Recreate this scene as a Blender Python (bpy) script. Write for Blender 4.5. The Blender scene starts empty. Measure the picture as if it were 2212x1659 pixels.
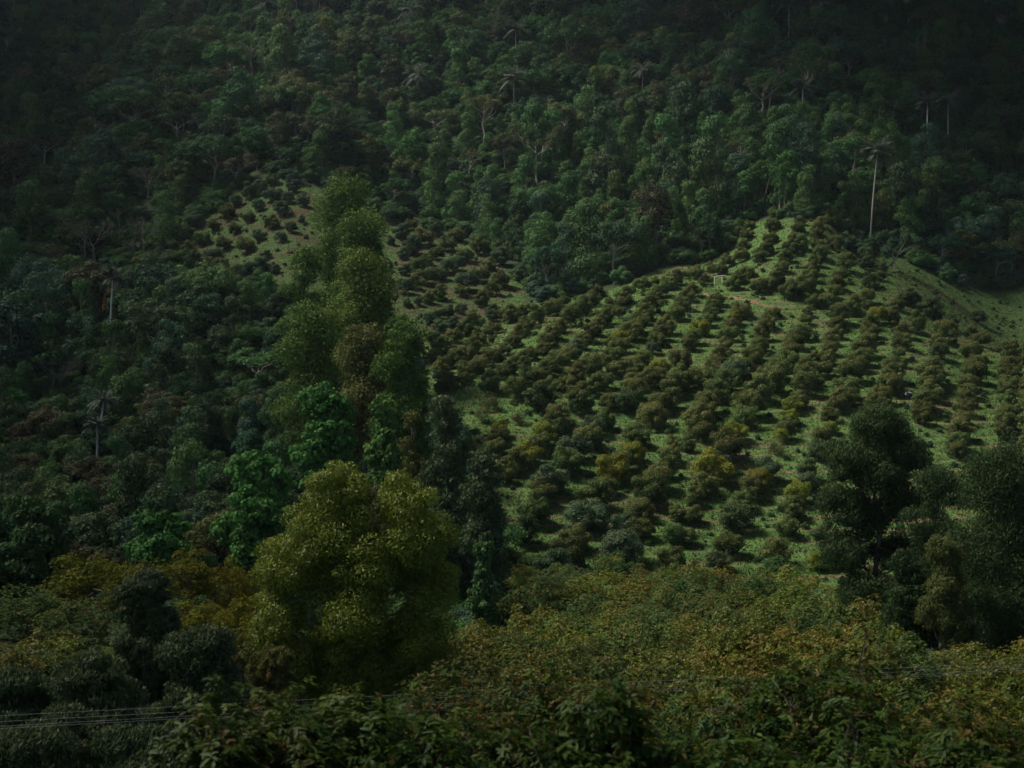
import bpy, math, random
import numpy as np
from mathutils import Vector

# ------------------------------------------------------------------ camera, sky, sun, exposure
scene = bpy.context.scene
C = scene.collection
cam_d = bpy.data.cameras.new("camera")
cam_d.lens = 50.0
cam_d.sensor_width = 36.0
cam_d.clip_start = 0.5
cam_d.clip_end = 3000.0
cam_d.dof.use_dof = True
cam_d.dof.focus_distance = 230.0
cam_d.dof.aperture_fstop = 2.2
cam = bpy.data.objects.new("camera", cam_d)
cam.location = (0, 0, 0)
cam.rotation_euler = (math.radians(90), 0, 0)
C.objects.link(cam)
scene.camera = cam

SUN_DIR = Vector((-0.74, 0.10, 1.0)).normalized()      # towards the sun
world = bpy.data.worlds.new("World")
scene.world = world
world.use_nodes = True
wn = world.node_tree.nodes
sky = wn.new("ShaderNodeTexSky")
sky.sky_type = 'NISHITA'
sky.sun_disc = False
sky.sun_elevation = math.asin(SUN_DIR.z)
sky.sun_rotation = math.atan2(SUN_DIR.x, SUN_DIR.y)
sky.air_density = 1.0
sky.dust_density = 2.0
wn["Background"].inputs["Strength"].default_value = 0.095
world.node_tree.links.new(sky.outputs[0], wn["Background"].inputs["Color"])
sun_d = bpy.data.lights.new("sun", 'SUN')
sun_d.energy = 4.0
sun_d.angle = math.radians(14)
sun_d.color = (1.0, 0.93, 0.80)
sun = bpy.data.objects.new("sun", sun_d)
sun.rotation_euler = SUN_DIR.to_track_quat('Z', 'Y').to_euler()
sun.location = (-300, 200, 400)
C.objects.link(sun)
scene.view_settings.view_transform = 'Standard'
scene.view_settings.look = 'None'
scene.view_settings.gamma = 1.0
scene.view_settings.exposure = 1.0
scene.cycles.max_bounces = 5
scene.cycles.diffuse_bounces = 2
scene.cycles.glossy_bounces = 2
scene.cycles.transmission_bounces = 3
scene.cycles.volume_bounces = 0
scene.cycles.use_denoising = True

rng = np.random.default_rng(7)
random.seed(7)
KX = 0.72 / 2212.0          # metres per pixel of a 2212 px wide picture, per metre of distance
KY = 0.54 / 1659.0

# ------------------------------------------------------------------ noise
def _hash(ix, iy, seed):
    h = (ix.astype(np.int64) * 374761393 + iy.astype(np.int64) * 668265263 + seed * 974634777) & 0xFFFFFFFF
    h = ((h ^ (h >> 13)) * 1274126177) & 0xFFFFFFFF
    return ((h ^ (h >> 16)) & 0xFFFF) / 65535.0
def vnoise(x, y, seed=0):
    x = np.asarray(x, float); y = np.asarray(y, float)
    ix = np.floor(x); iy = np.floor(y)
    fx = x - ix; fy = y - iy
    fx = fx * fx * (3 - 2 * fx); fy = fy * fy * (3 - 2 * fy)
    a = _hash(ix, iy, seed); b = _hash(ix + 1, iy, seed)
    c = _hash(ix, iy + 1, seed); d = _hash(ix + 1, iy + 1, seed)
    return (a * (1 - fx) + b * fx) * (1 - fy) + (c * (1 - fx) + d * fx) * fy
def fbm(x, y, seed=0, o=3):
    s = 0; a = 0.5; t = 0
    for k in range(o):
        s = s + a * vnoise(x * 2 ** k, y * 2 ** k, seed + k); t += a; a *= 0.5
    return s / t - 0.5

# ------------------------------------------------------------------ terrain
PX = np.array([-600, 0, 400, 640, 850, 1050, 1200, 1500, 1750, 1900, 2212, 2800], float)
NEAR_L = [(-20, 4), (0, -1.7), (20, -10), (45, -14.5), (60, -15.5), (100, -16.5), (130, -23.5)]
NEAR_R = [(-20, 4), (0, -1.7), (20, -10), (45, -16), (60, -18.5), (100, -24), (130, -26)]
PR = [
    NEAR_L + [(200, -24), (250, -10), (330, 10), (400, 32), (500, 82), (620, 148), (780, 235), (1000, 330)],
    NEAR_L + [(200, -26), (250, -15), (330, 7), (400, 28), (500, 78), (620, 144), (780, 232), (1000, 325)],
    NEAR_L + [(200, -26), (250, -16), (320, 8), (370, 28), (410, 46), (500, 88), (620, 150), (780, 236), (1000, 330)],
    NEAR_R + [(200, -26), (250, -14), (320, 13), (370, 36), (420, 58), (500, 98), (620, 160), (780, 244), (1000, 335)],
    NEAR_R + [(190, -25), (240, -10), (300, 7), (330, 13.5), (400, 39), (430, 51), (500, 90), (620, 160), (780, 244), (1000, 335)],
    NEAR_R + [(188, -25.6), (240, -9), (292, 8.5), (310, 9), (335, 13), (400, 37), (430, 49), (500, 93), (620, 162), (780, 246), (1000, 335)],
    NEAR_R + [(188, -25.6), (240, -8.5), (302, 13.4), (320, 14), (350, 18.7), (400, 35), (450, 60), (520, 102), (620, 165), (780, 250), (1000, 340)],
    NEAR_R + [(185, -26), (240, -8), (306, 14), (333, 25), (345, 26), (370, 31), (420, 55), (520, 110), (620, 170), (780, 255), (1000, 345)],
    NEAR_R + [(185, -26), (240, -7), (306, 15), (340, 31), (372, 45), (385, 47), (420, 62), (520, 115), (620, 172), (780, 256), (1000, 345)],
    NEAR_R + [(185, -26), (240, -7), (306, 15.4), (338, 27.5), (352, 27.5), (380, 34), (420, 55), (520, 112), (620, 173), (780, 256), (1000, 345)],
    NEAR_R + [(185, -26), (240, -7.5), (290, 6), (298, 7.4), (320, 7), (345, 10.5), (400, 30), (440, 50), (540, 112), (640, 176), (780, 256), (1000, 345)],
    NEAR_R + [(185, -26), (240, -8), (300, 5), (320, 6), (345, 10.5), (400, 30), (440, 50), (540, 112), (640, 176), (780, 256), (1000, 345)],
]
def Hbase(x, y):
    x = np.asarray(x, float); y = np.asarray(y, float)
    x, y = np.broadcast_arrays(x, y)
    yy = np.maximum(y, 12.0)
    X = np.clip((x / yy / 0.72 + 0.5) * 2212.0, PX[0], PX[-1])
    cols = []
    for pr in PR:
        a = np.array(pr)
        s = 0
        for o, w in ((-9, .15), (-4, .2), (0, .3), (4, .2), (9, .15)):
            s = s + w * np.interp(y + o * np.clip(y / 200, 0.1, 1), a[:, 0], a[:, 1])
        cols.append(s)
    cols = np.array(cols)
    i = np.clip(np.searchsorted(PX, X, side='right') - 1, 0, len(PX) - 2)
    t = (X - PX[i]) / (PX[i + 1] - PX[i]); t = t * t * (3 - 2 * t)
    z0 = np.take_along_axis(cols, i[None], 0)[0]; z1 = np.take_along_axis(cols, (i + 1)[None], 0)[0]
    return z0 * (1 - t) + z1 * t
def poly_in(X, Y, poly):
    X = np.asarray(X, float); Y = np.asarray(Y, float)
    ins = np.zeros(X.shape, bool)
    n = len(poly)
    for a in range(n):
        x0, y0 = poly[a]; x1, y1 = poly[(a + 1) % n]
        c = ((y0 > Y) != (y1 > Y)) & (X < (x1 - x0) * (Y - y0) / (y1 - y0 + 1e-9) + x0)
        ins ^= c
    return ins
# outlines of the open ground, as places on the slope (azimuth, height angle) with the distances they lie between
MAIN = [(900, 720), (960, 688), (1120, 668), (1300, 625), (1420, 582), (1560, 560), (1600, 500), (1660, 476), (1795, 470),
        (1850, 520), (1960, 575), (2060, 640), (2110, 700), (2230, 735), (2900, 745), (2900, 1400), (1000, 1400), (1100, 1180), (1000, 1000), (900, 860)]
MEAD = [(1880, 548), (1960, 560), (2040, 612), (2110, 632), (2230, 615), (2900, 600), (2900, 800), (1900, 800)]
LEFT = [(385, 535), (440, 470), (520, 410), (600, 385), (700, 418), (850, 470), (900, 480), (1030, 530), (1110, 590), (1150, 640), (1120, 690), (900, 740),
        (800, 640), (600, 625), (480, 600), (370, 575), (350, 560)]
def project(x, y, z):
    y = np.maximum(np.asarray(y, float), 1.0)
    return x / y / KX + 1106.0, 829.5 - z / y / KY
def zones(x, y, z):
    X, Y = project(x, y, z)
    X = X + fbm(x / 6., y / 6., 41) * 34; Y = Y + fbm(x / 5., y / 5., 43) * 26
    main = poly_in(X, Y, MAIN) & (y > 182) & (y < 400) & ~((X > 1800) & (y > 360))
    mead = poly_in(X, Y, MEAD) & (y > 296) & (y < 425)
    left = poly_in(X, Y, LEFT) & (y > 308) & (y < 450)
    return main, mead, left
def H(x, y):
    x = np.asarray(x, float); y = np.asarray(y, float)
    z = Hbase(x, y)
    z = z + fbm(x / 38., y / 38., 3) * np.clip((y - 60) / 60, 0.2, 1) * 3.0
    z = z + fbm(x / 7., y / 7., 9) * 0.7
    m = np.clip((y - 182) / 10, 0, 1) * np.clip((352 - y) / 10, 0, 1)
    ph = z / 1.15 + fbm(x / 15., y / 15., 21, 2) * 1.3
    fr = ph - np.floor(ph)
    z = z + m * 0.30 * (np.where(fr < 0.62, 1 - fr / 0.62, (fr - 0.62) / 0.38) - 0.5)
    return z
def terrace_phase(x, y):
    z = Hbase(x, y) + fbm(x / 38., y / 38., 3) * np.clip((y - 60) / 60, 0.2, 1) * 3.0 + fbm(x / 7., y / 7., 9) * 0.7
    ph = z / 1.15 + fbm(x / 15., y / 15., 21, 2) * 1.3
    return ph - np.floor(ph)
DS = np.arange(120, 900, 0.5)
def cast(X, Y, lift=0.0, dmin=0.0):
    """first ground point along the line of sight of a picture point"""
    u = (X - 1106.0) * KX; v = (829.5 - Y) * KY
    z = H(u * DS, DS) + lift
    hit = np.nonzero((z >= v * DS) & (DS > dmin))[0]
    k = hit[0] if len(hit) else len(DS) - 1
    d = DS[k]
    return float(u * d), float(d), float(H(np.array([u * d]), np.array([d]))[0])

# ------------------------------------------------------------------ mesh helpers
def mesh_from(name, V, F4=None, F3=None, attrs=None, smooth=False):
    me = bpy.data.meshes.new(name)
    V = np.asarray(V, np.float32)
    loops = []; tot = []
    if F4 is not None and len(F4):
        loops.append(np.asarray(F4, np.int32).ravel()); tot.append(np.full(len(F4), 4, np.int32))
    if F3 is not None and len(F3):
        loops.append(np.asarray(F3, np.int32).ravel()); tot.append(np.full(len(F3), 3, np.int32))
    loops = np.concatenate(loops); tot = np.concatenate(tot)
    me.vertices.add(len(V)); me.vertices.foreach_set("co", V.ravel())
    me.loops.add(len(loops)); me.loops.foreach_set("vertex_index", loops)
    me.polygons.add(len(tot))
    st = np.concatenate([[0], np.cumsum(tot)[:-1]]).astype(np.int32)
    me.polygons.foreach_set("loop_start", st)
    me.polygons.foreach_set("loop_total", tot)
    if smooth:
        me.polygons.foreach_set("use_smooth", np.ones(len(tot), bool))
    for k, a in (attrs or {}).items():
        at = me.attributes.new(k, 'FLOAT', 'POINT')
        at.data.foreach_set("value", np.asarray(a, np.float32))
    me.update(calc_edges=True)
    return me
def unit(a):
    return a / (np.linalg.norm(a, axis=-1, keepdims=True) + 1e-9)
def leaves_mesh(name, P, D, N, L, W, tint, tip, mat, shape='diamond', droop=0.25):
    n = len(P)
    D = unit(D); S = unit(np.cross(D, N)); N = unit(np.cross(S, D))
    L = L[:, None]; W = W[:, None]
    if shape == 'diamond':
        k = 4
        V = np.stack([P, P + D * L * .45 + S * W * .5 - N * L * .06, P + D * L - N * L * .1, P + D * L * .5 - S * W * .5 + N * L * .02], 1).reshape(-1, 3)
        b = np.arange(n)[:, None] * 4
        me = mesh_from(name, V, F4=b + np.array([0, 1, 2, 3]), attrs={"tint": np.repeat(tint, k), "tip": np.repeat(tip, k)})
    else:
        k = 8
        up = np.array([0, 0, 1.0])
        def q(t, w, f):
            return P + D * L * t + S * W * w - up * L * droop * t * t + N * W * f
        V = np.stack([q(0, 0, 0), q(.3, .42, .12), q(.3, -.42, .12), q(.35, 0, -.05), q(.7, .38, .1), q(.7, -.38, .1), q(.72, 0, -.05), q(1, 0, 0)], 1).reshape(-1, 3)
        b = np.arange(n)[:, None] * 8
        F4 = np.concatenate([b + np.array([3, 1, 4, 6]), b + np.array([2, 3, 6, 5])])
        F3 = np.concatenate([b + np.array([0, 1, 3]), b + np.array([0, 3, 2]), b + np.array([6, 4, 7]), b + np.array([5, 6, 7])])
        me = mesh_from(name, V, F4=F4, F3=F3, attrs={"tint": np.repeat(tint, k), "tip": np.repeat(tip, k)})
    me.materials.append(mat)
    return me
class Tubes:
    def __init__(s): s.V = []; s.F = []; s.n = 0
    def add(s, pts, rad, sides=6):
        pts = np.asarray(pts, float); rad = np.asarray(rad, float)
        m = len(pts)
        t = np.gradient(pts, axis=0); t = unit(t)
        ref = np.where(np.abs(t[:, 2:3]) > .9, np.array([[1., 0, 0]]), np.array([[0, 0, 1.]]))
        a = unit(np.cross(t, ref)); b = np.cross(t, a)
        th = np.arange(sides) / sides * 2 * np.pi
        R = pts[:, None] + rad[:, None, None] * (np.cos(th)[None, :, None] * a[:, None] + np.sin(th)[None, :, None] * b[:, None])
        s.V.append(R.reshape(-1, 3))
        i = np.arange(m - 1)[:, None] * sides; j = np.arange(sides)[None]; j2 = (j + 1) % sides
        s.F.append((s.n + np.stack([i + j, i + j2, i + sides + j2, i + sides + j], -1)).reshape(-1, 4))
        s.n += m * sides
    def mesh(s, name, mat):
        me = mesh_from(name, np.concatenate(s.V), F4=np.concatenate(s.F), smooth=True)
        me.materials.append(mat)
        return me
def bent(p0, p1, k=5, wob=.06, sag=0.0, r=None):
    r = r or rng
    p0 = np.array(p0, float); p1 = np.array(p1, float)
    t = np.linspace(0, 1, k)[:, None]
    L = np.linalg.norm(p1 - p0)
    pts = p0 + (p1 - p0) * t + r.normal(0, wob * L, (k, 3)) * np.sin(t * np.pi)
    pts[:, 2:3] += sag * L * np.sin(t * np.pi)
    return pts

# ------------------------------------------------------------------ materials
def new_mat(name):
    m = bpy.data.materials.new(name); m.use_nodes = True
    nt = m.node_tree; nt.nodes.clear()
    out = nt.nodes.new("ShaderNodeOutputMaterial")
    return m, nt, out
def nn(nt, kind, **kw):
    n = nt.nodes.new(kind)
    for k, v in kw.items():
        setattr(n, k, v)
    return n
def mixc(nt, fac, a, b, mode='MIX'):
    n = nt.nodes.new("ShaderNodeMix"); n.data_type = 'RGBA'; n.blend_type = mode
    for s, v in ((n.inputs[0], fac), (n.inputs[6], a), (n.inputs[7], b)):
        if isinstance(v, (tuple, list)): s.default_value = (*v, 1) if len(v) == 3 else v
        elif isinstance(v, (int, float)): s.default_value = v
        else: nt.links.new(v, s)
    return n.outputs[2]
def attr(nt, name):
    a = nt.nodes.new("ShaderNodeAttribute"); a.attribute_name = name
    return a.outputs["Fac"]
def math_n(nt, op, a, b=0.0):
    n = nt.nodes.new("ShaderNodeMath"); n.operation = op
    for s, v in ((n.inputs[0], a), (n.inputs[1], b)):
        if isinstance(v, (int, float)): s.default_value = v
        else: nt.links.new(v, s)
    return n.outputs[0]
def ramp(nt, fac, stops, interp='LINEAR'):
    r = nt.nodes.new("ShaderNodeValToRGB"); r.color_ramp.interpolation = interp
    e = r.color_ramp.elements
    while len(e) < len(stops): e.new(0.5)
    for k, (p, c) in enumerate(stops):
        e[k].position = p; e[k].color = (*c, 1)
    nt.links.new(fac, r.inputs[0])
    return r.outputs[0]
def leaf_mat(name, dark, light, tipc=(.12, .06, .03), tipamt=0.0, rough=.6, trans=.25, vary=.25, palette=None, spec=.06, sat=1.15):
    m, nt, out = new_mat(name)
    oi = nt.nodes.new("ShaderNodeObjectInfo")
    col = mixc(nt, attr(nt, "tint"), dark, light)
    if palette:
        pc = ramp(nt, oi.outputs["Random"], palette, 'CONSTANT')
        col = mixc(nt, 1.0, col, pc, 'MULTIPLY')
    if tipamt > 0:
        col = mixc(nt, math_n(nt, 'MULTIPLY', attr(nt, "tip"), tipamt), col, tipc)
    hsv = nt.nodes.new("ShaderNodeHueSaturation")
    nt.links.new(col, hsv.inputs["Color"])
    hsv.inputs['Saturation'].default_value = sat
    r2 = math_n(nt, 'FRACT', math_n(nt, 'MULTIPLY', oi.outputs["Random"], 17.31))
    nt.links.new(math_n(nt, 'ADD', math_n(nt, 'MULTIPLY', r2, vary * 2), 1 - vary), hsv.inputs["Value"])
    r3 = math_n(nt, 'FRACT', math_n(nt, 'MULTIPLY', oi.outputs["Random"], 41.7))
    nt.links.new(math_n(nt, 'ADD', math_n(nt, 'MULTIPLY', r3, .04), .48), hsv.inputs["Hue"])
    p = nt.nodes.new("ShaderNodeBsdfPrincipled")
    p.inputs["Roughness"].default_value = rough
    p.inputs["Specular IOR Level"].default_value = spec
    nt.links.new(hsv.outputs[0], p.inputs["Base Color"])
    tr = nt.nodes.new("ShaderNodeBsdfTranslucent")
    nt.links.new(hsv.outputs[0], tr.inputs["Color"])
    mx = nt.nodes.new("ShaderNodeMixShader"); mx.inputs[0].default_value = trans
    nt.links.new(p.outputs[0], mx.inputs[1]); nt.links.new(tr.outputs[0], mx.inputs[2])
    nt.links.new(mx.outputs[0], out.inputs[0])
    return m
def bark_mat(name, a, b, scale=3.0, rings=0.0):
    m, nt, out = new_mat(name)
    tc = nt.nodes.new("ShaderNodeTexCoord")
    no = nn(nt, "ShaderNodeTexNoise"); no.inputs["Scale"].default_value = scale; no.inputs["Detail"].default_value = 4
    nt.links.new(tc.outputs["Object"], no.inputs["Vector"])
    col = mixc(nt, no.outputs["Fac"], a, b)
    if rings:
        w = nn(nt, "ShaderNodeTexWave"); w.bands_direction = 'Z'; w.inputs["Scale"].default_value = rings
        w.inputs["Distortion"].default_value = .6
        nt.links.new(tc.outputs["Object"], w.inputs["Vector"])
        col = mixc(nt, math_n(nt, 'MULTIPLY', w.outputs["Fac"], .45), col, (a[0] * .5, a[1] * .5, a[2] * .5))
    p = nt.nodes.new("ShaderNodeBsdfPrincipled"); p.inputs["Roughness"].default_value = .85
    p.inputs["Specular IOR Level"].default_value = .15
    nt.links.new(col, p.inputs["Base Color"]); nt.links.new(p.outputs[0], out.inputs[0])
    return m
M = {}
G = lambda s: s
M['av_red'] = leaf_mat("avocado_leaf_reddish", (.025, .047, .019), (.090, .118, .043), (.165, .118, .056), .45)
M['av_dark'] = leaf_mat("avocado_leaf_dark", (.018, .038, .020), (.062, .095, .042), (.12, .09, .04), .35)
M['av_green'] = leaf_mat("avocado_leaf_green", (.024, .052, .022), (.080, .120, .044), (.16, .13, .05), .4)
M['av_yellow'] = leaf_mat("avocado_leaf_yellow", (.05, .075, .018), (.15, .175, .045), (.22, .19, .05), .5)
M['av_sparse'] = leaf_mat("avocado_leaf_thin", (.05, .060, .028), (.11, .125, .055), (.14, .13, .06), .4)
M['av_grey'] = leaf_mat("avocado_leaf_greyish", (.024, .050, .030), (.080, .120, .066), (.13, .13, .08), .3)
M['canopy'] = leaf_mat("canopy_leaf", (.042, .068, .016), (.120, .150, .032), (.17, .110, .036), .5, rough=.5, spec=.2)
M['canopy_gold'] = leaf_mat("golden_canopy_leaf", (.045, .060, .014), (.155, .160, .034), (.18, .165, .04), .5)
M['near'] = leaf_mat("near_avocado_leaf", (.024, .050, .014), (.105, .145, .034), (.15, .080, .034), .75, rough=.5, trans=.25, vary=.12, spec=.18)
M['flower'] = leaf_mat("flower_panicle", (.13, .115, .02), (.26, .22, .05), rough=.7, vary=.1)
M['euca_olive'] = leaf_mat("olive_eucalyptus_leaf", (.044, .070, .014), (.155, .192, .040), (.19, .20, .045), .55, rough=.5, spec=.22)
M['euca_green'] = leaf_mat("green_eucalyptus_leaf", (.024, .054, .018), (.088, .138, .042), (.135, .17, .046), .6, vary=.12)
M['euca_grey'] = leaf_mat("greygreen_eucalyptus_leaf", (.020, .040, .020), (.064, .094, .044), (.10, .11, .05), .5, vary=.12, spec=.2)
M['euca_dark_shaded'] = leaf_mat("shaded_dark_eucalyptus_leaf", (.012, .028, .013), (.040, .064, .028), (.07, .08, .035), .5, rough=.5, vary=.12)  # dark leaf, with edge shade put into the colour of the right-hand trees
M['euca_brown'] = leaf_mat("brown_eucalyptus_leaf", (.036, .048, .018), (.100, .112, .044), (.14, .13, .05), .5, vary=.12)
M['bigleaf'] = leaf_mat("bright_big_leaf", (.030, .078, .026), (.084, .180, .060), (.12, .16, .04), .2, vary=.15)
FOREST = {
    'dark green': ((.014, .034, .018), (.045, .082, .038)),
    'mid green': ((.024, .060, .024), (.080, .150, .054)),
    'blue-green': ((.018, .048, .032), (.055, .108, .068)),
    'brownish': ((.030, .033, .018), (.082, .080, .046)),
    'olive': ((.030, .042, .016), (.092, .112, .044)),
    'bright green': ((.020, .066, .024), (.060, .140, .050)),
}
for k, (a, b) in FOREST.items():
    M['f_' + k] = leaf_mat("forest_leaf_" + k.replace(' ', '_').replace('-', '_'), a, b, (.12, .11, .06), .3, vary=.25, sat=1.08)
M['forest'] = leaf_mat("forest_leaf_mixed", (.30, .42, .35), (.85, 1.0, .80), vary=.25,
    sat=1.08, palette=[(0, (.048, .090, .042)), (.30, (.066, .130, .050)), (.52, (.054, .104, .068)), (.66, (.086, .084, .050)), (.80, (.095, .105, .042)), (.92, (.046, .072, .038))])
M['vine'] = leaf_mat("vine_leaf", (.024, .058, .022), (.090, .160, .056), vary=.25, sat=1.1)
M['bark'] = bark_mat("bark_brown", (.07, .055, .04), (.13, .11, .085))
M['bark_pale'] = bark_mat("bark_pale", (.13, .125, .10), (.25, .24, .20))
M['bark_grey'] = bark_mat("bark_grey", (.08, .075, .062), (.15, .14, .12))
M['palm_trunk'] = bark_mat("palm_trunk", (.22, .21, .20), (.36, .35, .34), 2.0, 1.6)
M['palm_white'] = bark_mat("palm_trunk_white", (.40, .40, .39), (.62, .61, .60), 2.0, 1.6)
M['palm_leaf'] = leaf_mat("palm_leaf", (.035, .050, .038), (.10, .125, .10), rough=.6, vary=.1)
M['dead_leaf'] = leaf_mat("dead_leaf", (.12, .06, .035), (.24, .13, .08), vary=.1)
M['wood'] = bark_mat("weathered_wood", (.34, .33, .31), (.52, .50, .48), 6)
def plain(name, c, rough=.6, metal=0):
    m, nt, out = new_mat(name)
    tc = nt.nodes.new("ShaderNodeTexCoord")
    no = nn(nt, "ShaderNodeTexNoise"); no.inputs["Scale"].default_value = 4
    nt.links.new(tc.outputs["Object"], no.inputs["Vector"])
    p = nt.nodes.new("ShaderNodeBsdfPrincipled"); p.inputs["Roughness"].default_value = rough; p.inputs["Metallic"].default_value = metal
    nt.links.new(mixc(nt, no.outputs["Fac"], c, tuple(v * .75 for v in c)), p.inputs["Base Color"])
    nt.links.new(p.outputs[0], out.inputs[0])
    return m
M['black_plastic'] = plain("black_plastic", (.02, .02, .03), .35)
M['white_plastic'] = plain("white_plastic", (.75, .74, .78), .4)
M['wire'] = plain("aluminium_wire", (.20, .20, .21), .6, .1)
M['soil'] = bark_mat("red_soil", (.10, .055, .035), (.19, .11, .075), .8)

def ground_mat():
    m, nt, out = new_mat("ground_cover")
    tc = nt.nodes.new("ShaderNodeTexCoord")
    def noise(scale, detail=4, sx=1, sy=1, sz=1, dist=0):
        mp = nt.nodes.new("ShaderNodeMapping"); mp.inputs["Scale"].default_value = (sx, sy, sz)
        nt.links.new(tc.outputs["Object"], mp.inputs["Vector"])
        n = nt.nodes.new("ShaderNodeTexNoise"); n.inputs["Scale"].default_value = scale; n.inputs["Detail"].default_value = detail
        n.inputs["Distortion"].default_value = dist
        nt.links.new(mp.outputs[0], n.inputs["Vector"])
        return n.outputs["Fac"]
    big = noise(.05, 3); mid = noise(.35, 4, .6, 1.2, 2.0); fine = noise(3.0, 5)
    green = ramp(nt, mid, [(.35, (.030, .066, .019)), (.5, (.060, .114, .028)), (.65, (.046, .082, .032))])
    dry = ramp(nt, fine, [(.3, (.062, .050, .028)), (.7, (.135, .108, .060))])
    f = math_n(nt, 'ADD', math_n(nt, 'MULTIPLY', attr(nt, "dry"), .9), math_n(nt, 'SUBTRACT', mid, .5))
    f = math_n(nt, 'ADD', f, math_n(nt, 'MULTIPLY', math_n(nt, 'SUBTRACT', big, .5), .9))
    fr = ramp(nt, f, [(.36, (0, 0, 0)), (.62, (1, 1, 1))])
    grass = mixc(nt, fr, green, dry)
    speck = ramp(nt, fine, [(.35, (.7, .7, .7)), (.65, (1.15, 1.15, 1.15))])
    grass = mixc(nt, 1.0, grass, speck, 'MULTIPLY')
    soil = ramp(nt, fine, [(.35, (.042, .027, .018)), (.65, (.090, .058, .040))])
    grass = mixc(nt, ramp(nt, math_n(nt, 'ADD', attr(nt, "soil"), math_n(nt, 'MULTIPLY', math_n(nt, 'SUBTRACT', mid, .5), 1.0)), [(.42, (0, 0, 0)), (.58, (1, 1, 1))]), grass, soil)
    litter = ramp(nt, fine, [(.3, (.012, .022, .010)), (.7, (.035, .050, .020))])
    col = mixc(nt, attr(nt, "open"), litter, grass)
    p = nt.nodes.new("ShaderNodeBsdfPrincipled"); p.inputs["Roughness"].default_value = .95
    p.inputs["Specular IOR Level"].default_value = .1
    nt.links.new(col, p.inputs["Base Color"])
    bp = nt.nodes.new("ShaderNodeBump"); bp.inputs["Strength"].default_value = .8; bp.inputs["Distance"].default_value = .35
    nt.links.new(math_n(nt, 'ADD', fine, noise(.9, 3, 1, 1, 1)), bp.inputs["Height"])
    nt.links.new(bp.outputs[0], p.inputs["Normal"])
    nt.links.new(p.outputs[0], out.inputs[0])
    return m
M['ground'] = ground_mat()

# ------------------------------------------------------------------ object helpers
def tag(o, label=None, cat=None, group=None, kind=None):
    if label: o['label'] = label
    if cat: o['category'] = cat
    if group: o['group'] = group
    if kind: o['kind'] = kind
    return o
def obj(name, me, parent=None, mat=None):
    o = bpy.data.objects.new(name, me)
    C.objects.link(o)
    if parent is not None: o.parent = parent
    if mat is not None:
        o.material_slots[0].link = 'OBJECT'; o.material_slots[0].material = mat
    return o
def root(name, loc, rot=0.0, sc=(1, 1, 1), label=None, cat=None, group=None):
    e = bpy.data.objects.new(name, None)
    e.empty_display_size = 0.5
    e.location = loc; e.rotation_euler = (0, 0, rot); e.scale = sc
    C.objects.link(e)
    return tag(e, label, cat, group)

# ------------------------------------------------------------------ ground
def build_ground():
    us = np.concatenate([np.linspace(-1.1, -.40, 40)[:-1], np.linspace(-.40, .42, 380), np.linspace(.42, 1.1, 40)[1:]])
    ds = np.concatenate([np.arange(-20, 12, 4), np.arange(12, 180, 2.5), np.arange(180, 356, .45), np.arange(356, 450, 1.2), np.arange(450, 1000, 6)])
    U, D_ = np.meshgrid(us, ds)
    Xw = U * np.maximum(D_, 30); Yw = D_
    Z = H(Xw, Yw)
    n, m = Xw.shape
    V = np.stack([Xw, Yw, Z], -1).reshape(-1, 3)
    i = np.arange(n - 1)[:, None] * m; j = np.arange(m - 1)[None]
    F = np.stack([i + j, i + j + 1, i + m + j + 1, i + m + j], -1).reshape(-1, 4)
    main, mead, left = zones(Xw, Yw, Z)
    near = (Yw > 150) & (Yw < 182) & (Xw > 0)
    opn = np.where(main | mead | left, np.where(left, .72, np.where(mead, .8, 1.0)), np.where(near, .7, 0.))  # left clearing: same grass, its dimness put into the colour through the litter mix
    fr = terrace_phase(Xw, Yw)
    dry = np.exp(-((fr - .12) / .2) ** 2) + np.exp(-((fr - 1.08) / .2) ** 2)
    dry = dry * np.clip(.55 + 1.6 * fbm(Xw / 11., Yw / 11., 71), .1, 1.1)
    dry = np.where(main, dry * .85 + .03 + .55 * np.clip(fbm(Xw / 6., Yw / 6., 72) + .05, 0, 1) + .12 * np.exp(-((Yw - 225) / 12) ** 2) * (Xw < 5), np.where(mead, -.15, np.where(left, .12, .05)))
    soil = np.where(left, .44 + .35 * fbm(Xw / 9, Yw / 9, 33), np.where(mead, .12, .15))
    # bare earth and leaf litter around the foot of each orchard tree
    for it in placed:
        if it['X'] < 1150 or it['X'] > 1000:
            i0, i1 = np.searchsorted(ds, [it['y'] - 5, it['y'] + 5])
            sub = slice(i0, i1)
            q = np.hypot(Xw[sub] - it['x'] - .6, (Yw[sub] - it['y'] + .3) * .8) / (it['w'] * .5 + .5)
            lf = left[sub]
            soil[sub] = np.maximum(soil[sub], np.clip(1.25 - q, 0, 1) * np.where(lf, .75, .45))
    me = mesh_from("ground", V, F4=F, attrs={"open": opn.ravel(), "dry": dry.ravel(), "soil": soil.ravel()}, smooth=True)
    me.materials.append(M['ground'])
    o = obj("ground", me); tag(o, kind="structure")
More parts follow.
